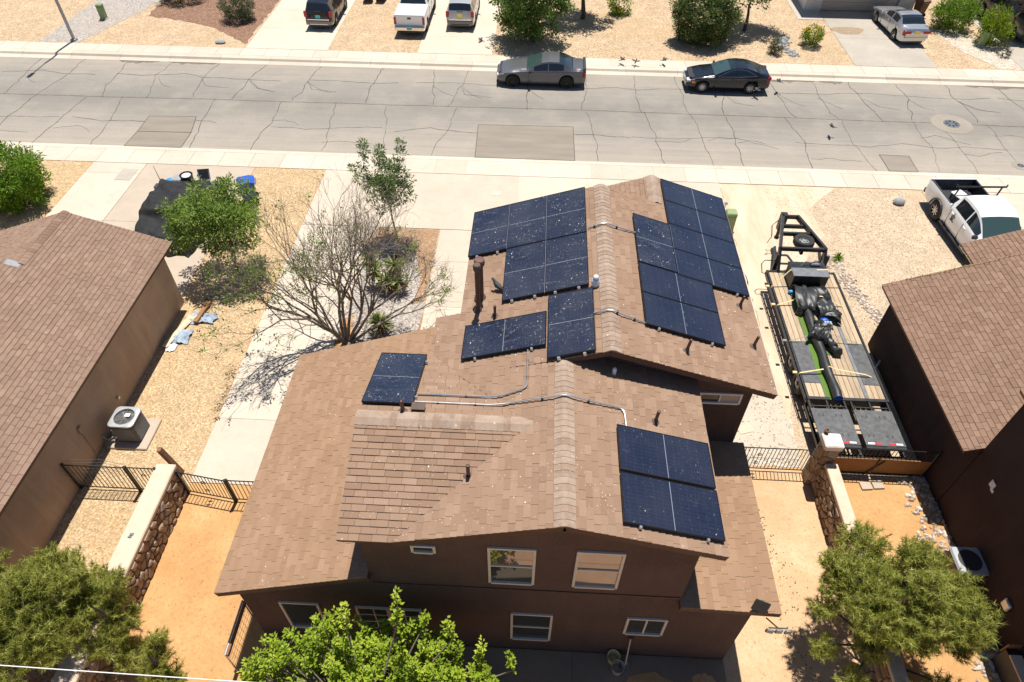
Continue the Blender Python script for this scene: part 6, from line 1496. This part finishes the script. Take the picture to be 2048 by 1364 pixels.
kn = thing('pet_kennel', 'low wire kennel with wooden sides behind the house corner', 'kennel', (-6.75, 6.2, 0), world=True)
m = MB()
for k in range(9): m.tube([(-6.98,5.55+.15*k,.05),(-6.98,5.55+.15*k,1.05)], .005, 4)
for k in range(7): m.tube([(-6.98,5.55,.12+.15*k),(-6.98,6.75,.12+.15*k)], .005, 4)
part('wire_panel', m, 'galvanised', kn)
m = MB(); m.tube([(-6.98,5.5,.05),(-6.98,5.5,1.1),(-6.98,6.8,1.1),(-6.98,6.8,.05)], .025, 6); part('frame', m, 'aluminium', kn)
m = MB(); m.bb(-6.95, -6.90, 5.5, 6.8, .98, 1.10); part('rail', m, 'wood_post', kn)
m = MB(); m.bb(-6.4, -5.7, 4.4, 5.4, .04, .42); solo('concrete_block', m, 'concrete_pink', 'pale block step at lower left of patio under green tree', 'block')
sh = thing('shed_box', 'dark box with orange board at the lower right corner', 'storage box', (12.75, 6.3, 0), world=True)
m = MB(); m.bb(11.95, 12.25, 5.6, 6.75, 0, .75); part('box', m, 'black_plastic', sh); m = MB(); m.bb(11.93, 12.26, 6.77, 6.80, .55, .95); part('board', m, 'wood_board', sh); m = MB(); m.bb(11.95, 12.24, 5.9, 6.6, .752, .80); part('lid', m, 'blind_tan', sh)
ac2 = thing('air_conditioner', 'grey air conditioner half hidden by pine beside the right house', 'air conditioner', (11.93, 9.0, 0))
m = MB(); m.cbox((0,0,.45), (.76,.76,.8), .07); part('cabinet', m, 'ac_dark', ac2); m = MB(); m.cbox((0,0,.87), (.80,.80,.06), .05); part('top_cover', m, 'ac_grey', ac2); m = MB(); m.cyl((0,0,.905), .30, .012, 20); part('fan_well', m, 'ink_black', ac2)
# overhead wire near the camera
m = MB(); m.tube([(-14+.5*k, 3.02-.006*k+.0*k, 8.05-.0*k+.0004*(k-14)**2) for k in range(34)], .007, 6); solo('overhead_wire', m, 'wire_white', 'thin white overhead wire crossing the lower left corner', 'wire')
# birds
def bird(loc, rz, label, fly=False, mat='feather_dark', s=1.0, name='pigeon'):
    t = thing(name, label, 'bird', loc, rz, 'pigeons' if name == 'pigeon' else None)
    m = MB(); z = .12 if not fly else 0
    pts = [(-.17,0,z-.01),(-.10,0,z),(-.02,0,z+.02),(.07,0,z+.05),(.11,0,z+.10),(.14,0,z+.13),(.17,0,z+.13),(.20,0,z+.12)]; m.tube([tuple(s*c for c in p) for p in pts], [s*r for r in (.02,.045,.065,.058,.036,.034,.030,.006)], 8); part('body', m, mat, t, True, None, 180)
    m = MB(); m.face([tuple(s*c for c in p) for p in ((-.14,-.035,z),(-.30,-.05,z-.02),(-.30,.05,z-.02),(-.14,.035,z))]); part('tail', m, mat, t)
    for sd in (-1, 1):
        m = MB()
        if fly: m.face([tuple(s*c for c in p) for p in ((.06,sd*.03,z+.03),(.10,sd*.18,z+.10),(.02,sd*.34,z+.08),(-.06,sd*.20,z+.05),(-.08,sd*.03,z+.02))])
        else: m.face([tuple(s*c for c in p) for p in ((.05,sd*.055,z+.04),(.03,sd*.07,z+.0),(-.20,sd*.03,z-.01),(-.12,sd*.03,z+.04))])
        part('wing', m, mat, t)
        if not fly: m = MB(); m.tube([tuple(s*c for c in p) for p in ((.0,sd*.025,0),(.0,sd*.025,z-.04))], .006*s, 4); part('leg', m, 'iron_rust', t)
p = FL.xy(-.93, 13.22, .02); bird(tuple(p), R(140), 'dark pigeon standing on roof between flue and solar panels', s=1.15)
ow = thing('owl_decoy', 'white owl decoy perched on the ridge side of the left panels', 'decoy', tuple(FL.xy(1.50, 12.66, .02)))
m = MB(); m.lathe([(.001,0),(.08,.0),(.105,.08),(.10,.18),(.07,.23)], 12); part('body', m, 'decoy_white', ow, True); m = MB(); m.ball((0,0,.27), (.075,.075,.07), 10, 8); part('head', m, 'decoy_white', ow, True)
for k, (x, y, z, a, lab) in enumerate(((4.7, 40.6, .3, 30, 'dark pigeon shape for a bird shadow on far sidewalk, first right of grey sedan'), (5.5, 40.5, .25, 70, 'dark pigeon shape for a bird shadow on far sidewalk, second right of grey sedan'), (7.2, 40.7, .3, 10, 'dark pigeon shape for a bird shadow just left of black sedan'), (13.3, 37.9, .5, 150, 'dark pigeon shape for a bird shadow behind black sedan'), (12.0, 37.2, .3, 20, 'dark pigeon shape for a bird shadow below the black sedan wheels'), (15.0, 33.1, .4, 170, 'dark pigeon shape for a bird shadow in mid street'), (-4.0, 43.3, .1, 160, 'dark pigeon shape for a bird shadow on the driveway behind silver suv'))):
    bird((x, y, z), R(a), lab, True, s=.85)  # low dark bird shapes stand in for bird shadows on the ground
# ================================================================== vegetation
def rvec(r):
    while True:
        v = Vector((r.uniform(-1,1), r.uniform(-1,1), r.uniform(-1,1)))
        if .05 < v.length < 1: return v
def add_leaf(m, p, d, nrm, L, W, t, fold=.25):
    d = d.normalized(); s = d.cross(nrm)
    if s.length < 1e-5: s = d.orthogonal()
    s.normalize(); n = s.cross(d).normalized(); i = len(m.v)
    a, b, c, e = p, p+d*L*.45+s*W*.5+n*W*fold, p+d*L, p+d*L*.45-s*W*.5+n*W*fold
    m.v += [tuple(a), tuple(b), tuple(c), tuple(e)]; m.t += [t]*4; m.f += [(i, i+1, i+2), (i, i+2, i+3)]
def foliage(m, clumps, per, L, W, r, tone=.5, spread=.22, up=.6, droop=0):
    for c, rc in clumps:
        ct = tone+r.gauss(0, .10); n = max(4, int(per*r.uniform(.7, 1.3)))
        for _ in range(n):
            v = rvec(r); k = v.length; p = Vector(c)+Vector((v.x*rc[0], v.y*rc[1], v.z*rc[2]))*(.55+.45*k)
            d = (v+Vector((0,0,.1-droop))+rvec(r)*.7); nr = Vector((0,0,up))+rvec(r)*.9+v*.4
            t = min(1, max(0, ct+r.gauss(0, spread))); q = r.uniform(.65, 1.25)
            add_leaf(m, p, d, nr, L*q, W*q, (t, t, t))
def wander(a, b, r, n=5, wob=.12, sag=0):
    a, b = Vector(a), Vector(b); L = (b-a).length; out = []
    for k in range(n+1):
        t = k/n; p = a.lerp(b, t)
        if 0 < k < n: p += rvec(r)*L*wob*.5+Vector((0,0,sag*L*math.sin(math.pi*t)))
        out.append(p)
    return out
def leafy_tree(name, label, cat, base, trunk_top, center, radii, nclump, per, L, W, mat, seed, bark='bark', rt=.12, crad=.42, tone=.5, group=None, shell=.45, stems=1, extra=(), low=-1, up=.6):
    r = random.Random(seed); t = thing(name, label, cat, base, 0, group, world=True); tr = MB(); cr = MB(); cl = []
    C = Vector(center); base = Vector(base); TT = Vector(trunk_top)
    for _ in range(nclump):
        v = rvec(r); v = v.normalized()*(shell+(1-shell)*r.random()**.6)*r.uniform(.86, 1.12)
        if v.z < low: v.z = low*r.random()
        p = C+Vector((v.x*radii[0], v.y*radii[1], v.z*radii[2])); p.z = max(p.z, .25); q = crad*r.uniform(.6, 1.25); cl.append((p, (q, q, q*.8)))
    for e in extra: cl.append((Vector(e[:3]), (e[3],)*3))
    for s in range(stems):
        off = Vector((r.uniform(-.12,.12), r.uniform(-.12,.12), 0))*(s > 0)*2
        tr.tube(wander(base+off-Vector((0,0,.05)), TT+off*2, r, 5, .08), [rt*(1-.1*k) for k in range(6)], 8)
    forks = [TT+rvec(r)*.1 for _ in range(4)]
    order = sorted(range(len(cl)), key=lambda i: (cl[i][0]-TT).length)
    nodes = [TT]
    for i in order:
        p = cl[i][0]; src = min(nodes, key=lambda q: (q-p).length+.35*(q-TT).length)
        d = (p-src).length; w = max(.008, rt*.42*(1-(src-TT).length/(max(radii)*2.6)))
        path = wander(src, p, r, 3, .16, .05); tr.tube(path, [w, w*.8, w*.55, w*.3], 5, False)
        if r.random() < .6: nodes.append(path[2])
    foliage(cr, cl, per, L, W, r, tone, up=up)
    part('trunk', tr, bark, t, True, None, 180); o = part('crown', cr, mat, t); return t
# mid-left elm
leafy_tree('elm_tree', 'leafy green tree on golden gravel beside the left house', 'tree', (-11.85,20.4,0), (-11.95,20.5,1.15), (-12.2,20.65,2.5), (1.62,1.5,1.38), 92, 130, .14, .058, 'leaf_elm', 21, rt=.10, crad=.42, tone=.58)
leafy_tree('ash_tree', 'slender young tree with feathery crown rising from planter bed', 'tree', (-5.92,23.05,0), (-6.02,23.1,1.6), (-6.15,23.15,2.7), (1.0,.9,1.15), 52, 80, .14, .046, 'leaf_ash', 33, 'bark_grey', .05, .27, shell=.3, tone=.55,
           extra=[(-6.85,23.1,3.6,.26),(-6.8,23.2,4.05,.24),(-6.75,23.1,4.4,.17),(-6.2,23.1,3.7,.28),(-6.15,23.2,4.1,.2),(-5.5,23.1,3.6,.28),(-5.35,23.1,4.0,.26),(-5.3,23.2,4.4,.18),(-7.15,23.1,2.9,.24),(-5.15,23.0,2.9,.26),(-7.3,23.0,3.4,.12),(-5.1,23.0,2.2,.2)])
# across the street
leafy_tree('shade_tree', 'full green tree overhanging the sidewalk behind grey sedan', 'tree', (-.7,43.6,0), (-.8,43.7,.9), (-1.0,43.9,2.35), (2.3,1.8,2.1), 130, 120, .18, .09, 'leaf_far', 5, rt=.14, crad=.55, group='trees across the street')
leafy_tree('shade_tree', 'dark trunked green tree behind the tree by grey sedan', 'tree', (2.5,47.5,0), (2.5,47.6,1.9), (2.1,47.9,3.1), (2.6,2.0,1.6), 100, 110, .18, .09, 'leaf_far', 6, rt=.17, crad=.55, group='trees across the street')
leafy_tree('shade_tree', 'green tree with bare trunk right of the round shrub', 'tree', (13.0,46.2,0), (13.0,46.3,1.8), (13.0,46.8,3.0), (2.2,1.7,1.2), 90, 110, .18, .09, 'leaf_far', 8, rt=.12, crad=.5, group='trees across the street')
def shrub(name, label, base, radii, nclump, per, L, W, mat, seed, tone=.5, crad=.3, h=None, extra_part=None, up=.6):
    c = (base[0], base[1], h if h is not None else radii[2]*.92)
    t = leafy_tree(name, label, 'shrub', base, (base[0], base[1], radii[2]*.35), c, radii, nclump, per, L, W, mat, seed, 'bark', .05, crad, tone, None, .6, 3, up=up)
    return t
shrub('round_shrub', 'big dense round shrub behind the black sedan', (9.9,44.4,0), (1.95,1.6,1.75), 210, 110, .14, .07, 'leaf_shrub', 9, .55, .42)
sh_ = shrub('flowering_bush', 'small bush with yellow flowers on gravel across the street', (16.75,44.2,0), (.62,.58,.62), 42, 45, .11, .05, 'leaf_green', 10, .5, .2)
r_ = random.Random(4); m = MB(); fc = []
for _ in range(48): v = rvec(r_).normalized(); v.z = abs(v.z)*.9+.05; fc.append((Vector((16.75+v.x*.66, 44.2+v.y*.62, .55+v.z*.62)), (.07,.07,.05)))
foliage(m, fc, 8, .09, .07, r_, .5); stuff(part('flower', m, 'flower_yellow', sh_))
shrub('small_shrub', 'small spiky shrub between rock border and black sedan', (14.25,42.75,0), (.42,.38,.45), 20, 40, .20, .03, 'leaf_grey', 12, .5, .16)
shrub('leaning_shrub', 'wide green shrub right of silver sedan', (26.6,47.4,0), (1.35,1.1,1.0), 80, 60, .22, .05, 'leaf_green', 13, .5, .36)
shrub('leaning_shrub', 'bright lime shrub beside the slim utility box at far right', (28.2,45.2,0), (.85,.8,1.15), 60, 55, .22, .05, 'leaf_bright', 14, .25, .3)
shrub('dead_shrub', 'small dark dry shrub on gravel near far right driveway', (28.3,43.4,0), (.4,.35,.4), 16, 25, .14, .03, 'leaf_grey', 15, .15, .16)
shrub('mounded_shrub', 'grey green mounded shrub on red mulch across the street', (-20.2,45.7,0), (1.15,.95,.85), 75, 60, .14, .045, 'leaf_grey', 16, .5, .3)
shrub('mounded_shrub', 'dark shrub at top edge above the red mulch', (-25.2,48.9,0), (1.6,1.2,1.3), 70, 60, .16, .05, 'leaf_shrub', 17, .45, .4)
shrub('yellow_shrub', 'yellow green shrub at top edge right of the trees', (5.0,48.4,0), (.75,.6,.75), 36, 45, .14, .06, 'leaf_bright', 18, .3, .26)
shrub('hedge_shrub', 'bright green rounded shrub at the left edge before the street', (-23.45,24.6,0), (1.75,1.5,1.45), 190, 110, .17, .05, 'leaf_green', 19, .55, .40)
leafy_tree('shade_tree', 'dark tree crown beside the carport at far right', 'tree', (29.0,50.5,0), (29.0,50.5,1.4), (28.8,50.6,2.3), (1.5,1.3,1.2), 40, 60, .17, .08, 'leaf_far', 28, rt=.12, crad=.5, group='trees across the street')
# bare multi-stemmed tree
def bare_tree():
    r = random.Random(77); base = Vector((-6.75,16.9,0)); t = thing('bare_tree', 'nearly bare multi stemmed tree with sparse new leaves in planter bed', 'tree', tuple(base), world=True); tips = []
    stems = []
    def grow(m, p, d, L, rad, depth):
        n = 3; path = [p]; q = p; dd = d.copy()
        for k in range(n):
            dd = (dd+rvec(r)*.22+Vector((0,0,.05))).normalized(); q = q+dd*L/n; path.append(q)
        m.tube(path, [rad*(1-.32*k/n) for k in range(n+1)], 6 if rad > .02 else 4, False)
        if depth == 0: tips.append((q, dd)); return
        for k in range(r.choice((2,2,3)) if depth > 1 else r.choice((2,3))):
            nd = (dd+rvec(r)*(.62 if depth > 2 else .75)).normalized()
            if nd.z < -.1: nd.z = abs(nd.z)
            grow(m, q, nd, L*r.uniform(.62,.82), max(.0045, rad*r.uniform(.55,.68)), depth-1)
        if r.random() < .5: s = path[2]; grow(m, s, (dd+rvec(r)*.9).normalized(), L*.6, rad*.4, max(0, depth-2))
    for k, (dx, dy, L) in enumerate(((-.6,.0,1.55), (-.35,.35,1.75), (.05,.2,1.9), (.50,.05,1.6), (-.15,-.25,1.5), (.85,.3,1.5), (-.9,.25,1.3), (.9,-.1,1.3), (.25,.45,1.7), (-.55,-.1,1.7), (.7,.55,1.5))):
        m = MB(); grow(m, base+Vector((dx*.22, dy*.22, 0)), Vector((dx*.95, dy*.6, 1)).normalized(), L, .072*r.uniform(.7,1), 5 if k > 7 else 6); part('stem', m, 'bark_grey', t, True, None, 180)
    cr = MB(); tw = MB()
    for p, d in tips:
        if r.random() < (.30 if p.x < -7.0 else .08) and p.z < 4.0: foliage(cr, [(p, (.12,.12,.10))], 8, .11, .05, r, .55)
        for _ in range(1 if r.random() < .55 else 0):
            q = (d+rvec(r)*.8).normalized(); tw.tube([p, p+q*r.uniform(.15,.28)+rvec(r)*.03, p+q*r.uniform(.3,.5)], [.0055,.0045,.003], 3, False)
        if r.random() < .14: foliage(cr, [(p, (.05,.05,.05))], 3, .07, .03, r, .5)
    part('crown', cr, 'leaf_elm', t); stuff(part('twigs', tw, 'bark_grey', t))
bare_tree()
# yuccas and agave
def rosette(m, c, n, L, W, r, tone=.5, upb=.55):
    for k in range(n):
        a = r.uniform(0, 6.283); e = math.asin(min(1, max(-.25, r.gauss(upb, .42)))); d = Vector((math.cos(a)*math.cos(e), math.sin(a)*math.cos(e), math.sin(e))); l = L*r.uniform(.75, 1.1)
        s = d.cross(Vector((0,0,1))); s = s.normalized() if s.length > 1e-4 else Vector((1,0,0)); n2 = s.cross(d); t = min(1, max(0, tone+r.gauss(0, .22))); i = len(m.v)
        P = Vector(c)
        for q, w in ((0, .7), (.5, 1), (1, .05)):
            b = P+d*l*q-Vector((0,0,.18*l*q*q)); m.v += [tuple(b-s*W*w*.5+n2*W*.2*w), tuple(b), tuple(b+s*W*w*.5+n2*W*.2*w)]; m.t += [(t,t,t)]*3
        for q in range(2): b = i+q*3; m.f += [(b, b+1, b+4, b+3), (b+1, b+2, b+5, b+4)]
def yucca(label, base, heads, L, mat='yucca_leaf', n=75, W=.045, name='yucca'):
    r = random.Random(hash(label) % 1000 if False else len(label)); t = thing(name, label, 'yucca' if name == 'yucca' else 'agave', base, world=True)
    for dx, dy, z in heads:
        if z > .2:
            m = MB(); m.tube([(base[0]+dx*.5, base[1]+dy*.5, 0), (base[0]+dx, base[1]+dy, z)], .09, 8); part('stem', m, 'bark', t)
            m = MB(); rosette(m, (base[0]+dx, base[1]+dy, z-.12), 46, L*.8, W, r, .5, -.35); part('dead_leaves', m, 'dead_leaf', t)
        m = MB(); rosette(m, (base[0]+dx, base[1]+dy, z), n, L, W, r, .5); part('leaf_rosette', m, mat, t)
yucca('large yucca with several spiky heads in the middle of planter bed', (-5.75,20.0,0), ((-.45,.0,.75),(.32,.15,.95),(.05,-.35,.6),(.5,-.3,.55)), .62)
yucca('single headed yucca nearest the house in planter bed', (-5.55,17.35,0), ((0,0,.55),), .66, n=110)
yucca('small yucca under bare branches at planter edge', (-6.75,21.3,0), ((0,0,.3),), .45)
yucca('little green agave at the top of river rock strip', (12.55,22.75,0), ((0,0,.06),), .36, 'leaf_green', 34, .06, 'agave')
m = MB(); r_ = random.Random(3)
for k in range(240):
    a = r_.uniform(0, 6.28); q = abs(r_.gauss(0, .5)); p = Vector((-5.5+math.cos(a)*q*1.4, 21.6+math.sin(a)*q*.7, .03)); d = Vector((r_.uniform(-1,1), r_.uniform(-1,1), r_.uniform(0,.5))).normalized(); m.tube([p, p+d*r_.uniform(.15,.5)], .008, 3, False)
o = solo('brush_pile', m, 'bark', 'pile of dry dark twigs at the base of slender tree', 'brush'); o['kind'] = 'stuff'
# pines
def pine(label, base, h, rx, ry, ntuft, seed, lobes, tuft=44, nl=.15, tone=.52):
    r = random.Random(seed); t = thing('pine_tree', label, 'pine', base, 0, 'pines in the back yards', world=True); b = Vector(base); tr = MB(); nd = MB()
    tr.tube(wander(b-Vector((0,0,.05)), b+Vector((0,0,h*.8)), r, 6, .05), [.13,.12,.10,.085,.065,.045,.02], 8, False)
    tufts = []
    for (lx, ly, lz, lr) in lobes:
        c = Vector((lx, ly, lz)); src = b+Vector((0,0,max(.3, min(h*.75, lz*.55)))); path = wander(src, c, r, 4, .10); tr.tube(path, [.05,.042,.034,.024,.012], 6, False)
        for _ in range(int(ntuft*lr*lr)):
            v = rvec(r).normalized()*r.random()**.42; v.z = v.z if v.z > -.5 else v.z*.5
            p = c+Vector((v.x*lr, v.y*lr, v.z*lr*.85)); d = (v*.8+Vector((0,0,.75))+rvec(r)*.45).normalized(); tufts.append((p, d))
            if r.random() < .35: q = p-d*.12; tr.tube([c.lerp(p, .35), q.lerp(c, .2), q], [.012,.009,.006], 4, False)
    for p, d in tufts:
        tt = tone+r.gauss(0, .20); s = r.uniform(.8, 1.2); ax = d*.22*s
        for k in range(tuft):
            o = p-ax*.6+ax*1.1*r.random(); v = (d*.55+rvec(r).normalized()).normalized(); L = nl*s*r.uniform(.6,1.1); sd = v.cross(rvec(r)); sd = sd.normalized()*.0075 if sd.length > 1e-4 else Vector((.008,0,0))
            t_ = min(1, max(0, tt+r.gauss(0,.16))); i = len(nd.v); e = o+v*L; nd.v += [tuple(o-sd), tuple(o+sd), tuple(e)]; nd.t += [(t_,)*3]*3; nd.f.append((i, i+1, i+2))
    part('trunk', tr, 'bark', t, True, None, 180); part('crown', nd, 'needle', t)
def lobes(seed, c, R, n, lr=(.4,.7), zmin=.5):
    r = random.Random(seed); out = []
    for _ in range(n):
        v = rvec(r).normalized()*r.uniform(.45,1); out.append((c[0]+v.x*R[0], c[1]+v.y*R[1], max(zmin, c[2]+v.z*R[2]), r.uniform(*lr)))
    return out
pine('big bushy pine at lower right before the right house', (8.85,6.7,0), 4.2, 1.9, 1.6, 420, 41, lobes(4, (8.85,7.1,2.5), (1.5,1.5,1.3), 29, (.40,.62))+[(7.25,7.7,2.9,.28),(7.1,7.0,2.1,.32),(7.2,6.3,1.4,.34),(10.1,6.4,1.8,.42),(7.7,5.6,1.3,.38),(9.0,5.2,1.2,.48),(9.9,5.6,1.0,.4)])
pine('big bushy pine filling the lower left corner', (-11.4,5.6,0), 3.8, 2, 2, 330, 43, lobes(7, (-11.5,5.9,2.0), (1.7,1.3,1.2), 24, (.42,.70))+[(-12.6,6.6,2.6,.55),(-10.4,6.6,2.5,.42),(-10.9,5.2,2.4,.5)], tone=.46)
pine('slim pine leaning over the left stone wall', (-9.75,5.9,0), 3.2, .8, .8, 360, 45, [(-9.6,6.5,2.5,.34),(-9.75,6.3,2.0,.42),(-9.5,6.0,1.5,.45),(-9.9,5.6,1.2,.45),(-9.4,5.5,.8,.4)], tone=.46)
pine('small young pine on the orange dirt at lower left', (-8.55,5.25,0), 1.9, .7, .7, 360, 47, [(-8.5,5.6,1.55,.26),(-8.55,5.4,1.1,.36),(-8.75,5.2,.7,.42),(-8.3,5.1,.6,.36)], tone=.45)
# bright mulberry under the camera
def mulberry():
    r = random.Random(91); t = thing('mulberry_tree', 'bright lime green leafy tree in front of the back wall', 'tree', (-3.1,3.6,0), world=True); tr = MB(); lf = MB()
    b = Vector((-3.1,3.6,0)); top = Vector((-3.1,3.9,1.7)); tr.tube([b, b+Vector((.05,.1,.9)), top], [.16,.13,.11], 8)
    shoots = []
    for k in range(720):
        a = r.uniform(0, 6.283); q = r.random()**.5; e = Vector((-3.05+math.cos(a)*q*2.75, 4.25+math.sin(a)*q*1.55, 3.1+r.uniform(-1.3,.85)*(1.1-q*.5)))
        shoots.append((e, r.uniform(.5, .95)))
    for x, y, z, l in ((-2.35,5.35,5.5,1.3),(-3.4,5.25,5.0,1.2),(-5.6,4.9,2.9,.7),(-.2,5.0,3.6,.8),(-1.45,5.3,4.45,.9),(-1.9,5.45,4.3,.8),(-4.35,5.2,3.7,.9),(-.75,5.2,3.7,.9),(-5.2,5.0,3.2,.7),(-4.0,5.3,4.0,.8)): shoots.append((Vector((x,y,z)), l))
    for e, l in shoots:
        src = top.lerp(e, .25)+rvec(r)*.12; base = e-Vector((r.uniform(-.15,.15), r.uniform(-.1,.1), l)); d = (e-base).normalized()
        path = [top, src.lerp(base, .5), base, base.lerp(e, .5)+rvec(r)*.04, e]; tr.tube(path, [.030,.022,.014,.009,.004], 5, False)
        tt = .5+r.gauss(0,.16); n = int(l*60)
        for k in range(n):
            f = r.random()**.8; p = base.lerp(e, f)+rvec(r)*.05; a = r.uniform(0, 6.283); out = Vector((math.cos(a), math.sin(a), r.uniform(.0,.7))); t_ = min(1, max(0, tt+r.gauss(0,.20)))
            s = r.uniform(.6,1.2)*(1.1-.35*f); add_leaf(lf, p+out*.03, out, Vector((0,0,1))+rvec(r)*.55, (.105*s), .060*s, (t_,)*3, .18)
    part('trunk', tr, 'bark_grey', t, True, None, 180); part('crown', lf, 'leaf_bright', t)
mulberry()
